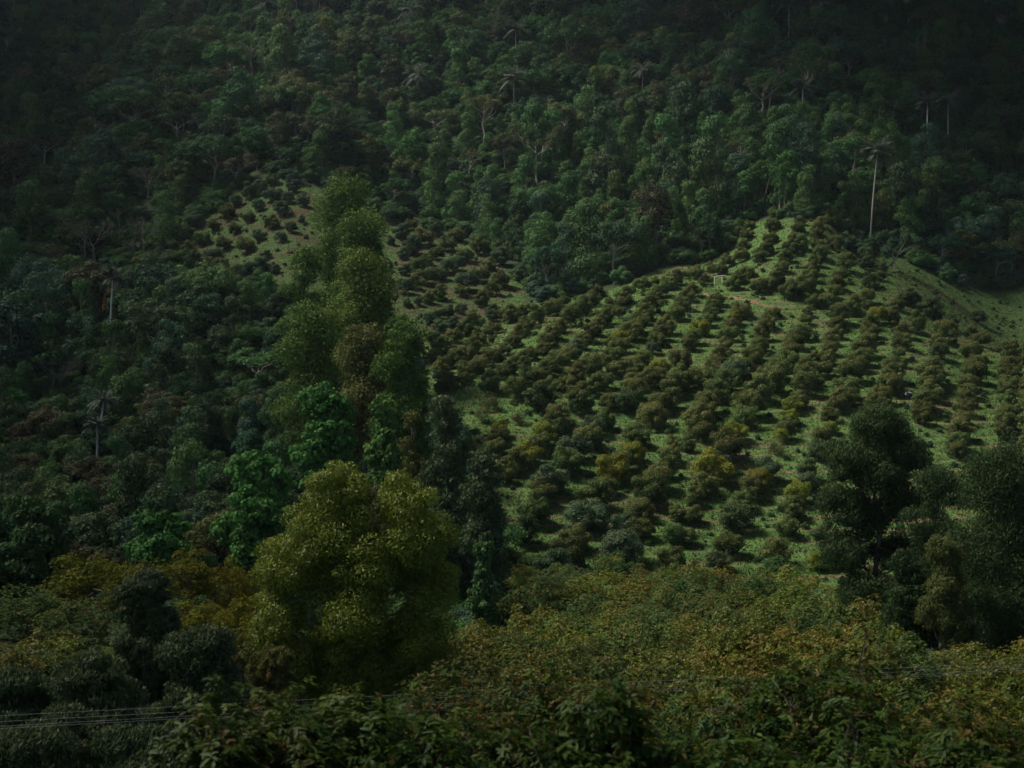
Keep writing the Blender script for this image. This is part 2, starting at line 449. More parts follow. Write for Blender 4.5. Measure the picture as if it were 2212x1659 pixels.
# ------------------------------------------------------------------ crown generators
def sph(n, r, zmin=-1.0, zmax=1.0):
    z = r.uniform(zmin, zmax, n); t = r.uniform(0, 2 * np.pi, n); s = np.sqrt(np.maximum(0, 1 - z * z))
    return np.stack([s * np.cos(t), s * np.sin(t), z], 1)
def clump_leaves(cl, per, r, leaf, zmin=-.5, jit=.75, hang=0.0, tipz=.35, aspect=.55, dens_pow=2.0):
    """cl: (k,4) clump centres and radii; leaves spread over the shell of every clump"""
    rad = cl[:, 3]
    w = rad ** dens_pow; cnt = np.maximum(3, (w / w.sum() * per * len(cl)).astype(int))
    idx = np.repeat(np.arange(len(cl)), cnt)
    n = len(idx)
    d = sph(n, r, zmin, 1.0)
    sq = np.array([1, 1, .8])
    P = cl[idx, :3] + d * sq * rad[idx, None] * (r.uniform(.35, 1.0, n) ** .4)[:, None] * 1.08
    N = unit(d + r.normal(0, jit * .6, (n, 3)) + np.array([0, 0, .35]))
    T = r.normal(0, 1, (n, 3)); T -= (T * N).sum(1, keepdims=True) * N
    T = unit(T) + np.array([0, 0, -hang])
    L = leaf * r.uniform(.65, 1.35, n)
    tip = np.clip((d[:, 2] - tipz) * 1.5, 0, 1) * (r.random(n) < .6)
    tint = np.clip(r.normal(.45, .19, n), 0, 1)
    return P, T, N, L, L * aspect * r.uniform(.8, 1.2, n), tint, tip
def dome_clumps(R, Hh, z0, k, r, cr=(.22, .36), flat=1.0, lump=.25, zlow=-.35):
    d = sph(k, r, zlow, 1.0)
    rr = r.uniform(.45, .82, k) * (1 + r.normal(0, lump * .5, k))
    c = d * rr[:, None] * np.array([R, R, Hh]) + np.array([0, 0, z0])
    rad = r.uniform(*cr, k) * R
    return np.concatenate([c, rad[:, None]], 1)
def trunk_mesh(name, top, r0, cl, mat, limbs=5, r=None, lean=0.3, sides=6, base=-0.6, fork=.45):
    r = r or rng
    t = Tubes()
    p = bent((0, 0, base), (r.normal(0, lean), r.normal(0, lean), top), 6, .03, r=r)
    t.add(p, np.linspace(r0, r0 * .35, 6), sides)
    sel = r.choice(len(cl), min(limbs, len(cl)), replace=False)
    for s in sel:
        q = fork + (1 - fork) * r.random() * .7
        a = p[0] + (p[-1] - p[0]) * q
        b = cl[s, :3]
        t.add(bent(a, b, 5, .06, .05, r), np.linspace(r0 * .42, r0 * .1, 5), 5)
    return t.mesh(name, mat)

PROTO = {}
# orchard avocado trees, round and low, unit size: crown 5.5 m wide, 4.3 m tall
def proto_orchard(i, sparse=False):
    r = np.random.default_rng(100 + i)
    k = 40
    cl = dome_clumps(2.7 * r.uniform(.95, 1.05), 2.4, 2.25, k, r, (.24, .36), lump=.2, zlow=-.9)
    cl[:, 0] *= r.uniform(.92, 1.12)
    P = clump_leaves(cl, 50 if sparse else 200, r, .26, zmin=-.8, jit=.42, tipz=.0, aspect=.55, dens_pow=2)
    keep = P[0][:, 2] > .15
    P = [a[keep] for a in P]
    crown = leaves_mesh("orchard_crown", *P, M['av_dark'])
    trunk = trunk_mesh("orchard_trunk", 2.6, .16, cl, M['bark'], 5, r, .15)
    return trunk, crown
for i in range(6): PROTO['orch%d' % i] = proto_orchard(i)
for i in range(2): PROTO['orchs%d' % i] = proto_orchard(20 + i, True)
# dense canopy avocado trees, seen from 40 to 150 m
def proto_canopy(i):
    r = np.random.default_rng(200 + i)
    cl = dome_clumps(3.6, 3.0, 3.5, 60, r, (.14, .25), lump=.35, zlow=-.6)
    n = 2600
    # rosettes of leaves at the twig ends of every clump
    idx = r.integers(0, len(cl), n)
    d = sph(n, r, -.35, 1.0)
    c = cl[idx, :3] + d * cl[idx, 3:4] * np.array([1, 1, .85]) * r.uniform(.75, 1.12, (n, 1))
    per = 8
    cc = np.repeat(c, per, 0); dd = np.repeat(d, per, 0)
    m = len(cc)
    ax = unit(dd * .5 + np.array([0, 0, .5]))
    th = r.normal(0, 1, (m, 3)); th -= (th * ax).sum(1, keepdims=True) * ax; th = unit(th)
    T = unit(th + ax * r.uniform(.0, .8, (m, 1)))
    N = unit(ax + r.normal(0, .3, (m, 3)))
    L = r.uniform(.13, .21, m)
    yt = np.repeat((r.random(n) < 1.2 * np.clip(vnoise(c[:, 0] * .8, c[:, 1] * .8, 5 + i) * 2 - .7, 0, 1)) * np.clip(d[:, 2] + .5, 0, 1), per)
    tint = np.clip(np.repeat(r.normal(0, .10, n) + .1 + .75 * vnoise(c[:, 0] * .7, c[:, 1] * .7 + c[:, 2] * .5, 90 + i), per) + r.normal(0, .08, m), 0, 1)
    crown = leaves_mesh("canopy_crown", cc, T, N, L, L * .38, tint, yt, M['canopy'])
    trunk = trunk_mesh("canopy_trunk", 4.0, .2, cl, M['bark'], 7, r, .2)
    return trunk, crown
for i in range(4): PROTO['can%d' % i] = proto_canopy(i)
# forest trees
def proto_forest(kind, i):
    r = np.random.default_rng(300 + i)
    if kind == 'dome':
        cl = dome_clumps(5.0, 5.2, 7.6, 46, r, (.20, .33), lump=.35, zlow=-.9)
        P = clump_leaves(cl, 130, r, .46, -.7, .42, aspect=.62); h = 9; barkm = 'bark_grey'; rr = .22
    elif kind == 'flat':
        cl = dome_clumps(5.6, 3.4, 8.8, 44, r, (.17, .27), lump=.45, zlow=-.6)
        P = clump_leaves(cl, 120, r, .42, -.5, .4, aspect=.6); h = 9.5; barkm = 'bark_pale'; rr = .22
    elif kind == 'vine':
        k = 36
        z = r.uniform(0.5, 12.5, k); rr_ = 2.9 * (1 - (z / 15.5) ** 1.8) * r.uniform(.3, 1.05, k) + .2
        th = r.uniform(0, 6.28, k)
        cl = np.stack([rr_ * np.cos(th) + .7 * np.sin(z * .8 + i), rr_ * np.sin(th), z, r.uniform(1.0, 1.7, k)], 1)
        P = clump_leaves(cl, 130, r, .36, -.8, .42, hang=.6, aspect=.8); h = 11; barkm = 'bark_grey'; rr = .25
    elif kind == 'tall':
        cl = dome_clumps(4.2, 6.6, 8.5, 46, r, (.24, .38), lump=.35, zlow=-.9)
        P = clump_leaves(cl, 120, r, .42, -.6, .42, hang=.3, aspect=.6); h = 11; barkm = 'bark_grey'; rr = .22
    elif kind == 'open':
        cl = dome_clumps(5.2, 3.2, 9.5, 24, r, (.13, .22), lump=.3, zlow=-.3)
        P = clump_leaves(cl, 70, r, .42, -.3, .8, aspect=.5); h = 9.5; barkm = 'bark_pale'; rr = .24
    crown = leaves_mesh("forest_crown", *P, M['forest'])
    trunk = trunk_mesh("forest_trunk", h, rr, cl, M[barkm], 9 if kind in ('open', 'flat') else 5, r, .5)
    return trunk, crown
FK = []
for i, k in enumerate(['dome', 'dome', 'dome', 'flat', 'flat', 'vine', 'vine', 'vine', 'tall', 'tall', 'open']):
    PROTO['f%d' % i] = proto_forest(k, i); FK.append(k)

def eucalyptus(name, pos, height, lobes, n, leaf, mat, label, seed, cat="eucalyptus tree", group=None, aspect=.22, hang=1.3, clump=(.19, .32),
               bark='bark_grey', leafshape='diamond', zmin=-.75, trunks=1, flowers=0, puff=26, kclump=None):
    """lobes: list of (x, y, z, rx, rz) crown lobes relative to the base, metres"""
    r = np.random.default_rng(seed)
    cls = []
    vol = np.array([l[3] ** 2 * l[4] for l in lobes]); vol = vol / vol.sum()
    for (x, y, z, rx, rz), v in zip(lobes, vol):
        k = max(6, int(puff * len(lobes) * v ** .7))
        d = sph(k, r, -.85, 1.0)
        c = d * r.uniform(.4, .86, (k, 1)) * np.array([rx, rx, rz]) + np.array([x, y, z])
        cls.append(np.concatenate([c, (r.uniform(*clump, k) * 1.25 * rx)[:, None]], 1))
    cl = np.concatenate(cls)
    P, T, N, L, W, tint, tip = clump_leaves(cl, 1.7 * n / len(cl), r, leaf, zmin, .5, hang=hang, aspect=aspect, tipz=.1)
    keep = P[:, 2] > .8
    P, T, N, L, W, tint, tip = [a[keep] for a in (P, T, N, L, W, tint, tip)]
    e = root(name, pos, 0, (1, 1, 1), label, cat, group)
    obj("crown", leaves_mesh(name + "_crown", P, T, N, L, W, tint, tip, M[mat], leafshape), e)
    t = Tubes()
    for q in range(trunks):
        b = np.array([r.normal(0, .3 * q), r.normal(0, .3 * q), -.8])
        lq = lobes[(0, 4, 8)[q] % len(lobes)] if trunks > 1 else lobes[0]
        top = np.array([lq[0] * .8, lq[1] * .8, min(height * .86, lq[2] + .2 * lq[4])]) if trunks > 1 else np.array([0, 0, height * .84])
        p = bent(b, top, 9, .012, r=r)
        t.add(p, np.linspace(height * .013 + .08, .06, 9), 8)
        for s in r.choice(len(cl), min(len(cl), 22), replace=False):
            cz = cl[s, 2]
            az = max(2.0, cz - r.uniform(1.0, 3.5))
            f = np.clip((az + .8) / (top[2] + .8), 0, .97)
            a = np.array([np.interp(f, np.linspace(0, 1, 9), p[:, c]) for c in range(3)])
            t.add(bent(a, cl[s, :3], 6, .05, .04, r), np.linspace(height * .004 + .03, .025, 6), 5)
    obj("trunk", t.mesh(name + "_trunk", M[bark]), e)
    return e
def at(X, Ytop, d):
    x = (X - 1106) * KX * d
    g = float(H(np.array([x]), np.array([float(d)]))[0])
    return (x, d, g), (829.5 - Ytop) * KY * d - g

# ------------------------------------------------------------------ hero trees
HERO_BOX = []      # (x0,x1,y0,y1,dmax): nothing of the scattered forest stands in front of these
def euc(X, Ytop, d, wpx, ybot, **k):
    pos, h = at(X, Ytop, d)
    R = wpx * KX * d / 2
    zb = (829.5 - ybot) * KY * d - pos[2]
    zb = max(zb, 1.5)
    HERO_BOX.append((X - wpx * .45, X + wpx * .45, Ytop, ybot, d))
    return pos, h, R, zb
def stacked(h, R, zb, r, k, spread=.35, taper=.75):
    """lobes piled up from zb to h; narrower towards the top"""
    out = []
    for i in range(k):
        f = (i + .5) / k
        rr = R * (1 - taper * f ** 1.6 * .55) * r.uniform(.62, .82)
        z = zb + (h - zb) * f
        rz = min((h - zb) / k * .95, rr * 1.3)
        z = min(z, h - rz)
        off = (R - rr) * (1 - f * .6)
        a = i * 2.4 + r.uniform(-.5, .5)
        out.append((off * np.cos(a), off * np.sin(a) * .7, z, rr, rz))
    out.append((0, 0, h - R * .62, R * .5, R * .62))
    out.append((0, 0, (zb + h) / 2, R * .5, (h - zb) * .42))
    out.append((R * .2, -R * .2, zb + (h - zb) * .35, R * .6, (h - zb) * .3))
    return out
rr = np.random.default_rng(5)
# tall group on the left of the orchard
p, h, R, zb = euc(738, 372, 292, 205, 760)
eucalyptus("eucalyptus_tree", p, h, stacked(h, R, zb, rr, 9), 27200,  0.53, 'euca_green', "tallest eucalyptus, its crown highest against the forest behind the left orchard", 11, group="tall eucalyptus trees left of the orchard", clump=(.26, .42), aspect=.45, hang=.35)
p, h, R, zb = euc(655, 520, 285, 130, 860)
eucalyptus("eucalyptus_tree", p, h, stacked(h, R, zb, rr, 7), 14400,  0.51, 'euca_green', "slim open eucalyptus with pale bare limbs at the left edge of the tall group", 12, group="tall eucalyptus trees left of the orchard", clump=(.26, .42), aspect=.45, hang=.35, puff=14)
p, h, R, zb = euc(785, 438, 262, 190, 840)
eucalyptus("eucalyptus_tree", p, h, stacked(h, R, zb, rr, 9), 27200,  0.49, 'euca_green', "second tallest eucalyptus, rounded, just right of the tallest one", 13, group="tall eucalyptus trees left of the orchard", clump=(.26, .42), aspect=.45, hang=.35)
p, h, R, zb = euc(785, 530, 240, 215, 880)
eucalyptus("eucalyptus_tree", p, h, stacked(h, R, zb, rr, 8), 30400,  0.47, 'euca_green', "broad dark eucalyptus in the middle front of the tall group", 14, group="tall eucalyptus trees left of the orchard", clump=(.26, .42), aspect=.45, hang=.35)
p, h, R, zb = euc(668, 645, 225, 185, 960)
eucalyptus("eucalyptus_tree", p, h, stacked(h, R, zb, rr, 7), 22400,  0.42, 'euca_green', "bushy bright-tipped eucalyptus at the lower left of the tall group", 15, group="tall eucalyptus trees left of the orchard", clump=(.26, .42), aspect=.45, hang=.35)
p, h, R, zb = euc(780, 695, 208, 165, 980)
eucalyptus("eucalyptus_tree", p, h, stacked(h, R, zb, rr, 6), 24000,  0.39, 'euca_brown', "brown-tinged eucalyptus between the tall group and the round green one", 16, group="tall eucalyptus trees left of the orchard", clump=(.26, .42), aspect=.45, hang=.35)
p, h, R, zb = euc(870, 672, 195, 165, 1000)
eucalyptus("eucalyptus_tree", p, h, stacked(h, R, zb, rr, 7), 30400,  0.37, 'euca_green', "round-topped green eucalyptus standing against the left corner of the orchard", 17, group="tall eucalyptus trees left of the orchard", aspect=.4, hang=.6)
# middle dark group
p, h, R, zb = euc(965, 848, 150, 150, 1260)
eucalyptus("eucalyptus_tree", p, h, stacked(h, R, zb, rr, 8), 26000, .38, 'euca_grey', "grey-green eucalyptus with a rounded double top at the orchard's lower left corner", 18, group="eucalyptus trees in the valley", aspect=.3, hang=.9)
p, h, R, zb = euc(890, 880, 152, 90, 1200)
eucalyptus("eucalyptus_tree", p, h, stacked(h, R, zb, rr, 6), 11000, .36, 'euca_brown', "small hazy brown-green eucalyptus left of the rounded double-topped one", 19, group="eucalyptus trees in the valley", aspect=.3, hang=.9)
p, h, R, zb = euc(1045, 965, 143, 130, 1240)
eucalyptus("eucalyptus_tree", p, h, stacked(h, R, zb, rr, 7), 20000, .36, 'euca_grey', "dark eucalyptus with dead brown twigs below the rounded double-topped one", 20, group="eucalyptus trees in the valley", aspect=.3, hang=.9)
# olive tree in front
p, h, R, zb = euc(765, 985, 76, 450, 1480)
lob = [(-.8, 0, h - 1.8, 1.7, 1.6), (-1.2, 0, h - 3.8, 2.3, 2.1), (2.7, 0, h - 2.5, 1.7, 1.7), (3.1, 0, h - 4.4, 2.2, 2.1), (-3.2, -.2, h - 5.9, 2.1, 2.1), (.7, -.7, h - 5.8, 1.9, 2.1),
       (4.0, .1, h - 7.1, 1.8, 2.3), (-3.8, -.4, h - 8.8, 1.7, 2.5), (0, -1, h - 8.6, 2.3, 2.4), (3.4, -.3, h - 10.2, 2.1, 2.5), (-2.8, 0, h - 11.6, 2.1, 2.3), (.6, -.5, h - 12.2, 2.5, 2.3)]
eucalyptus("eucalyptus_tree", p, h, lob, 150000, .18, 'euca_olive', "big olive-yellow eucalyptus with two rounded tops in front of the valley", 21, aspect=.28, hang=.6, clump=(.22, .36), trunks=3, puff=26)
# right-hand dark eucalyptus group
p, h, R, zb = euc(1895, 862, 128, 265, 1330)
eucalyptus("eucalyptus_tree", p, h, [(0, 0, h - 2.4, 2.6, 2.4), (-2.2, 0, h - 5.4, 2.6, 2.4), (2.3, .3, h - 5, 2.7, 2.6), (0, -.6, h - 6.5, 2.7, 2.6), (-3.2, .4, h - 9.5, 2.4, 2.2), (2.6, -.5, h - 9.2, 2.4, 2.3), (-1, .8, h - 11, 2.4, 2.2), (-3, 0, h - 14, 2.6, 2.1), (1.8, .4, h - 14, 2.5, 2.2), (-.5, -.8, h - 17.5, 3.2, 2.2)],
           80000, .26, 'euca_dark_shaded', "large dark grey-green eucalyptus with its trunk showing, in front of the right orchard rows", 22, group="dark eucalyptus trees at the right", aspect=.3, hang=1.0, puff=24, clump=(.24, .36))
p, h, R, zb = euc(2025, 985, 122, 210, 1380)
eucalyptus("eucalyptus_tree", p, h, stacked(h, R, zb, rr, 7), 48000, .23, 'euca_dark_shaded', "lower dark eucalyptus just right of the large dark grey-green one", 23, group="dark eucalyptus trees at the right", aspect=.26, hang=1.0)
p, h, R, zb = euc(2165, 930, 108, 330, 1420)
eucalyptus("eucalyptus_tree", p, h, stacked(h, R, zb, rr, 9), 70000, .22, 'euca_dark_shaded', "dark green eucalyptus cut by the right edge of the picture", 24, group="dark eucalyptus trees at the right", aspect=.3, hang=.9)
p, h, R, zb = euc(2045, 1150, 104, 150, 1400)
eucalyptus("eucalyptus_tree", p, h, stacked(h, R, zb, rr, 5), 30000, .22, 'euca_brown', "low olive eucalyptus at the foot of the right group", 25, group="dark eucalyptus trees at the right", aspect=.26, hang=.8)
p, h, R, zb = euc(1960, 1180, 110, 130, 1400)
eucalyptus("eucalyptus_tree", p, h, stacked(h, R, zb, rr, 5), 26000, .22, 'euca_dark_shaded', "low grey-green eucalyptus under the large dark one, at its right foot", 26, group="dark eucalyptus trees at the right", aspect=.26, hang=.9)
# dark eucalyptus on the near left
for (X, Y, d, w, yb, sd, mt, lab) in [
    (312, 1225, 58, 190, 1500, 31, 'euca_grey', "slim dark eucalyptus rising highest among the near left trees"),
    (430, 1345, 54, 260, 1640, 32, 'euca_grey', "dark drooping eucalyptus right of the slim one, above the wires"),
    (200, 1400, 50, 280, 1700, 33, 'euca_grey', "dark eucalyptus below left of the slim one, crossed by the wires"),
    (35, 1440, 52, 260, 1700, 34, 'euca_grey', "almost black eucalyptus in the lower left corner"),
    (590, 1385, 60, 160, 1600, 35, 'euca_brown', "small brownish eucalyptus at the left foot of the olive eucalyptus"),
    (330, 1560, 44, 330, 1800, 36, 'euca_grey', "shadowy eucalyptus under the wires at the bottom left"),
    (70, 1570, 44, 330, 1800, 37, 'euca_grey', "darkest eucalyptus filling the bottom left corner below the wires")]:
    p, h, R, zb = euc(X, Y, d, w, yb)
    eucalyptus("eucalyptus_tree", p, h, stacked(h, R, zb, rr, 6), 60000, .17, mt, lab, sd, group="dark eucalyptus trees at the near left", aspect=.26, hang=.9, clump=(.18, .3))
# bright big-leaved trees
def bigleaf(X, Ytop, d, w, yb, seed, label, mat='bigleaf', n=14000, leaf=.42):
    p, h, R, zb = euc(X, Ytop, d, w, yb)
    r = np.random.default_rng(seed)
    lobes = stacked(h, R, zb, r, 5, taper=.9)
    return eucalyptus("big_leaved_tree", p, h, lobes, n, leaf, mat, label, seed, cat="tree", group="bright big-leaved trees in the valley", aspect=.85, hang=.5, clump=(.14, .26), bark='bark_grey', zmin=-.3, puff=22)
bigleaf(705, 822, 172, 190, 1060, 41, "bright green big-leaved tree below the tall eucalyptus group")
bigleaf(828, 848, 168, 100, 1040, 42, "small bright green big-leaved tree right of the widest one", n=4500)
bigleaf(555, 965, 148, 230, 1230, 43, "widest bright green big-leaved tree, left of the olive eucalyptus top", n=16000, leaf=.38)
bigleaf(345, 1095, 130, 190, 1230, 44, "low bright green big-leaved tree above the golden avocado trees", n=10000, leaf=.33)
bigleaf(75, 1060, 140, 230, 1260, 45, "dark green big-leaved tree at the left edge above the golden trees", 'f_mid green', n=11000, leaf=.34)
p, h, R, zb = euc(1042, 1160, 136, 85, 1400)
e = eucalyptus("vine_covered_tree", p, h, stacked(h, R, zb, rr, 4), 9000, .26, 'f_bright green', "small round vine-covered tree at the right foot of the dark eucalyptus pair", 46, cat="tree", aspect=.8, hang=.4, bark='bark_grey')

# ------------------------------------------------------------------ landmarks for the labels (2212 px picture coordinates)
LM = [(1885, 430, "tall leaning palm"), (1555, 600, "wooden post frame"), (1962, 852, "black and white tarp"), (2112, 690, "lone pasture tree"),
      (1620, 650, "red earth bank"), (1160, 290, "pale-limbed flat tree"), (945, 250, "smaller pale flat tree"), (745, 420, "tallest eucalyptus"),
      (868, 740, "round-topped green eucalyptus"), (770, 1150, "olive two-topped eucalyptus"), (1900, 1050, "large dark eucalyptus"),
      (238, 640, "white-trunked valley palm"), (215, 890, "low dark palm"), (2030, 230, "twin right-hand palms"), (1112, 185, "middle forest palm"),
      (903, 170, "left forest palm"), (1706, 25, "topmost right palm"), (705, 900, "bright big-leaved tree"), (1429, 794, "brightest yellow avocado tree"),
      (1171, 858, "huge dark avocado tree"), (1721, 1070, "golden avocado tree"), (965, 950, "double-topped grey eucalyptus"), (888, 35, "top left palm"),
      (545, 400, "top corner of the left orchard"), (1393, 160, "red-fronded palm"), (310, 480, "grey bare tree"), (1700, 460, "top of the orchard slope")]
RANK = ["nearest", "second", "third", "fourth", "fifth", "sixth", "seventh", "eighth", "ninth", "tenth", "eleventh", "twelfth", "thirteenth", "fourteenth",
        "fifteenth", "sixteenth", "seventeenth", "eighteenth", "nineteenth", "twentieth"]
DIRS = ["right of", "upper right of", "above", "upper left of", "left of", "lower left of", "below", "lower right of"]
def place_labels(items, kind):
    """items: list of dict(X,Y,look,o). Each gets a label by look, nearest landmark, direction and order outwards."""
    b = {}
    for it in items:
        k = min(range(len(LM)), key=lambda q: (LM[q][0] - it['X']) ** 2 + (LM[q][1] - it['Y']) ** 2)
        dx = it['X'] - LM[k][0]; dy = LM[k][1] - it['Y']
        s = int(round(math.atan2(dy, dx) / (math.pi / 4))) % 8
        b.setdefault((it['look'], k, s), []).append((dx * dx + dy * dy, it))
    for (look, k, s), lst in b.items():
        lst.sort(key=lambda t: t[0])
        for n, (_, it) in enumerate(lst):
            w = RANK[min(n, 19)]
            if len(lst) == 1: lab = "%s %s %s the %s" % (look, kind, DIRS[s], LM[k][2])
            else: lab = "%s %s %s %s the %s" % (w, look, kind, DIRS[s], LM[k][2])
            it['o']['label'] = lab

# ------------------------------------------------------------------ orchard: crown centres read off the slope, width in crop pixels
def crop(ox, oy, s): 
    out = []
    for t in s.replace('\n', ' ').split():
        f = t.split(',')
        look = f[3] if len(f) > 3 else ''
        out.append(((ox + float(f[0]) / 3.6867) * .73733, (oy + float(f[1]) / 3.6867) * .73733, float(f[2]) / 3.6867 * .73733, look))
    return out
T = []
T += crop(1100, 600, """150,130,190,g 390,225,130 285,315,170,g 630,275,150,g 530,370,220 415,460,220,g 165,400,100,g 780,445,170 880,345,170 660,540,170 300,545,140,g
975,560,170 1120,480,190 1355,590,190,g 560,610,130 445,670,180 880,650,170,g 780,690,170,g 1235,665,140 320,720,130,g 555,790,210 680,760,160 1130,780,180
995,855,220,g 440,860,180 310,900,180,g 1370,830,190 930,940,150 1265,930,160 695,975,160 580,1020,160 345,1065,120,g 455,1050,120,g 1140,1030,200 800,1160,150,g
920,1130,150,g 700,1180,140 590,1230,160,g 1260,1160,170,g""")
T += crop(1200, 800, """1080,460,240 1220,430,160 890,470,160,g 690,550,240 910,600,170 600,620,190 500,690,190 460,550,150,g 330,590,180,g 850,650,130 750,720,190 880,725,80
690,800,200 250,690,160 400,750,180 330,830,200 280,890,180 600,870,200 520,930,220 900,930,270 1030,840,150 390,980,200 340,1050,200 290,1120,130,g 740,1010,220
610,1060,200 440,1180,230 600,1150,180 330,1240,160 860,1200,290,d 1000,1090,180 1090,1030,200 1210,960,220 1140,1270,280 1300,1130,260 1330,880,200
1430,1340,400,d 1440,830,190 1370,480,230 1270,560,200 1200,640,200 1120,740,180 1540,370,250 1650,310,160 1740,480,240 1850,390,240 1640,590,180 1560,660,200
1470,730,200 2040,220,170 1950,300,220 2170,310,130 2150,400,150 2110,480,200 2070,530,170 2010,620,200 1930,680,200 1860,760,220 1790,830,240,g 1700,900,250
1600,970,260 1480,1040,240 1380,1120,220 1960,1000,300 1810,1110,260 2120,940,160 2160,860,150 2170,780,150 1700,1210,220 1530,1220,180 1610,1540,300 1850,1400,360
2010,1240,280 2080,1160,240 2150,1420,220 2180,1050,120 2100,1620,240,y 1580,1640,280 860,1420,240,s 780,1540,200,s 1180,1560,200,s""")
T += crop(1800, 800, """440,100,110 310,130,200 180,185,110 120,270,230 70,330,180 40,430,170 590,120,200 680,60,180 500,200,190 450,265,160 400,350,250 330,440,240 280,500,200
240,560,260 170,640,300 60,720,230,y 50,800,220 40,880,180 850,200,180 790,260,170 740,340,200 670,450,210 550,580,220 500,660,210 450,740,200 420,820,160,g
330,910,200 190,990,260 60,1050,220 1120,290,200 1070,360,180 1040,440,180 980,520,190,y 920,610,220,y 850,700,200 810,780,210 700,950,260 510,1020,230,Y 440,1120,300
250,1080,220 1370,420,220 1310,500,190,y 1270,580,190 1230,670,220 1190,790,180 1150,880,220 1070,980,240,s 900,1130,300 700,1180,280 200,1190,260 650,1260,300
230,1260,300 600,1380,260 140,1400,320,d 500,1430,280 400,1560,360 1720,440,160 1660,540,210 1610,650,230 1560,780,220 1520,870,200 1500,940,260 1380,1030,280
1300,1090,300,g 1210,1170,340 1110,1290,320 1010,1420,300 970,1520,300 900,1610,320 2010,650,240 1940,740,230 1900,840,220 1880,950,260 1760,1050,300 1680,1180,340
1560,1290,350 1450,1440,370 1400,1580,300 2090,430,120 2070,510,150 2160,320,160 2170,900,120 2080,1030,240 2060,1140,280 2050,1230,300 2000,1380,240
1930,1450,240,y 1900,1560,220,Y 1880,1640,200""")
T += crop(2000, 600, """770,85,120 990,110,160 985,220,190 730,220,130 1270,190,130 1240,260,170 1550,110,170 1540,190,170 1470,260,170 700,330,170 950,370,170 1210,360,150
1460,350,170 660,450,150 1270,440,210 1160,480,190 1650,430,210 1780,390,180 1460,430,160 920,490,190 820,560,180 1120,580,180 1490,520,210 1430,610,160
640,560,170 500,610,180 1960,560,200,d 1780,650,240 1070,680,170 1400,700,170 1700,770,170 1380,760,180 300,690,140 410,710,170 150,750,180 30,760,120
250,820,150 680,780,200 740,750,120,y 600,800,160 540,860,180 1030,790,200 930,860,200 820,900,180 1330,850,230 1230,920,250 1130,950,200 1680,860,200
1650,950,190 1980,640,180,d 2010,830,200,d 2060,870,150 2150,680,150,d 2140,780,130""")
T += crop(2400, 800, """90,290,210 510,270,220 380,380,240 520,350,130 230,470,250 190,560,210 190,650,160 130,720,200 110,840,200 100,930,200 60,1050,200 0,1180,120
640,480,230,y 800,480,200 560,560,200 550,640,220 530,700,170 500,820,290 470,920,250 400,1000,240 350,1080,310 270,1240,310 270,1350,280 200,1440,240 120,1540,220
840,350,170 960,270,230,d 1030,300,180,d 1250,250,90,d 1200,400,260,d 1280,480,140,d 1050,560,250 920,620,210 900,750,230 860,870,160 880,980,140 810,1070,290
780,1170,270 750,1240,260 680,1330,240 600,1420,220 1430,540,200,d 1370,650,310 1290,760,220 1290,860,240,d 1240,1000,220 1210,1090,320 1200,1170,300 1180,1230,280
1200,1300,260 1150,1390,300 1120,1460,240 1110,1550,240 1740,720,230 1650,650,160 1640,840,240 1690,980,240 1680,1080,280 1620,1180,230 1620,1280,240 1590,1370,220
1580,1470,200 1560,1560,200 1530,1620,180 2070,810,200 2080,900,220 2060,1000,260 2050,1100,260 2050,1230,240 2030,1310,230 2050,1400,220 2050,1500,230 2020,1600,260
1725,500,150,L 1435,320,90,s""")
T += crop(2400, 1150, "1520,420,290 1490,530,250 1470,630,240 2010,330,250 1980,440,200")
T += crop(2000, 1250, """150,60,300 590,80,290,y 470,240,400 60,210,200 390,390,320,g 320,500,420,y 240,650,330 130,790,250 100,960,260 1110,60,220 1060,100,180,y
1020,230,220,s 1480,280,290,d 1510,100,230 1600,20,180,y 910,480,300,g 820,570,300,y 760,690,290 660,830,260 590,990,400,d 490,1290,320 400,1460,320,d 60,1220,220
1350,500,260 1330,620,260,g 1230,740,310,Z 1190,900,280 1110,1110,290 1010,1380,320 1540,1200,300,d 1470,1480,260,y""")
T += crop(1400, 1250, """860,60,280,d 250,50,200,y 230,110,250 180,220,250 720,130,300,y 650,210,280 540,320,300,y 420,420,330 300,560,230 1250,30,260,g 1180,130,340 1060,240,360,g
980,400,370 800,590,420,g 670,740,330 620,950,340 500,1180,340,d 360,1420,220 1720,120,340 1660,280,320,y 1560,400,260,g 1460,480,400,y 1380,660,280 1270,770,400
1160,980,480,g 1040,1230,360 960,1400,400 820,1560,380,g 2130,180,200 2060,320,280 2060,480,260 1930,600,380 1870,730,400 1740,910,340 1560,1110,300,g 1740,1130,320
1540,1320,500,g 1440,1550,350,y 2150,960,200 2100,1200,280 2080,1430,340""")
T += crop(400, 500, """1475,105,140,y 1335,180,150,g 1215,240,180,g 1465,275,190,g 1080,345,140,g 1320,390,140,g 1700,190,140,g 1640,310,140,g 1800,340,150,g 980,475,170
1570,430,180,g 1205,520,130 595,565,140 1460,580,150 840,605,140 1070,635,140 1670,625,130,g 1780,530,80,g 450,660,140 700,750,170 1320,725,130,g 1555,735,120,g
950,805,170 1180,830,190 560,870,160 820,940,230,g 1400,930,110,g 1320,1060,240,g 1500,1080,110,g 1160,1110,200,g 1370,1210,160,g""")
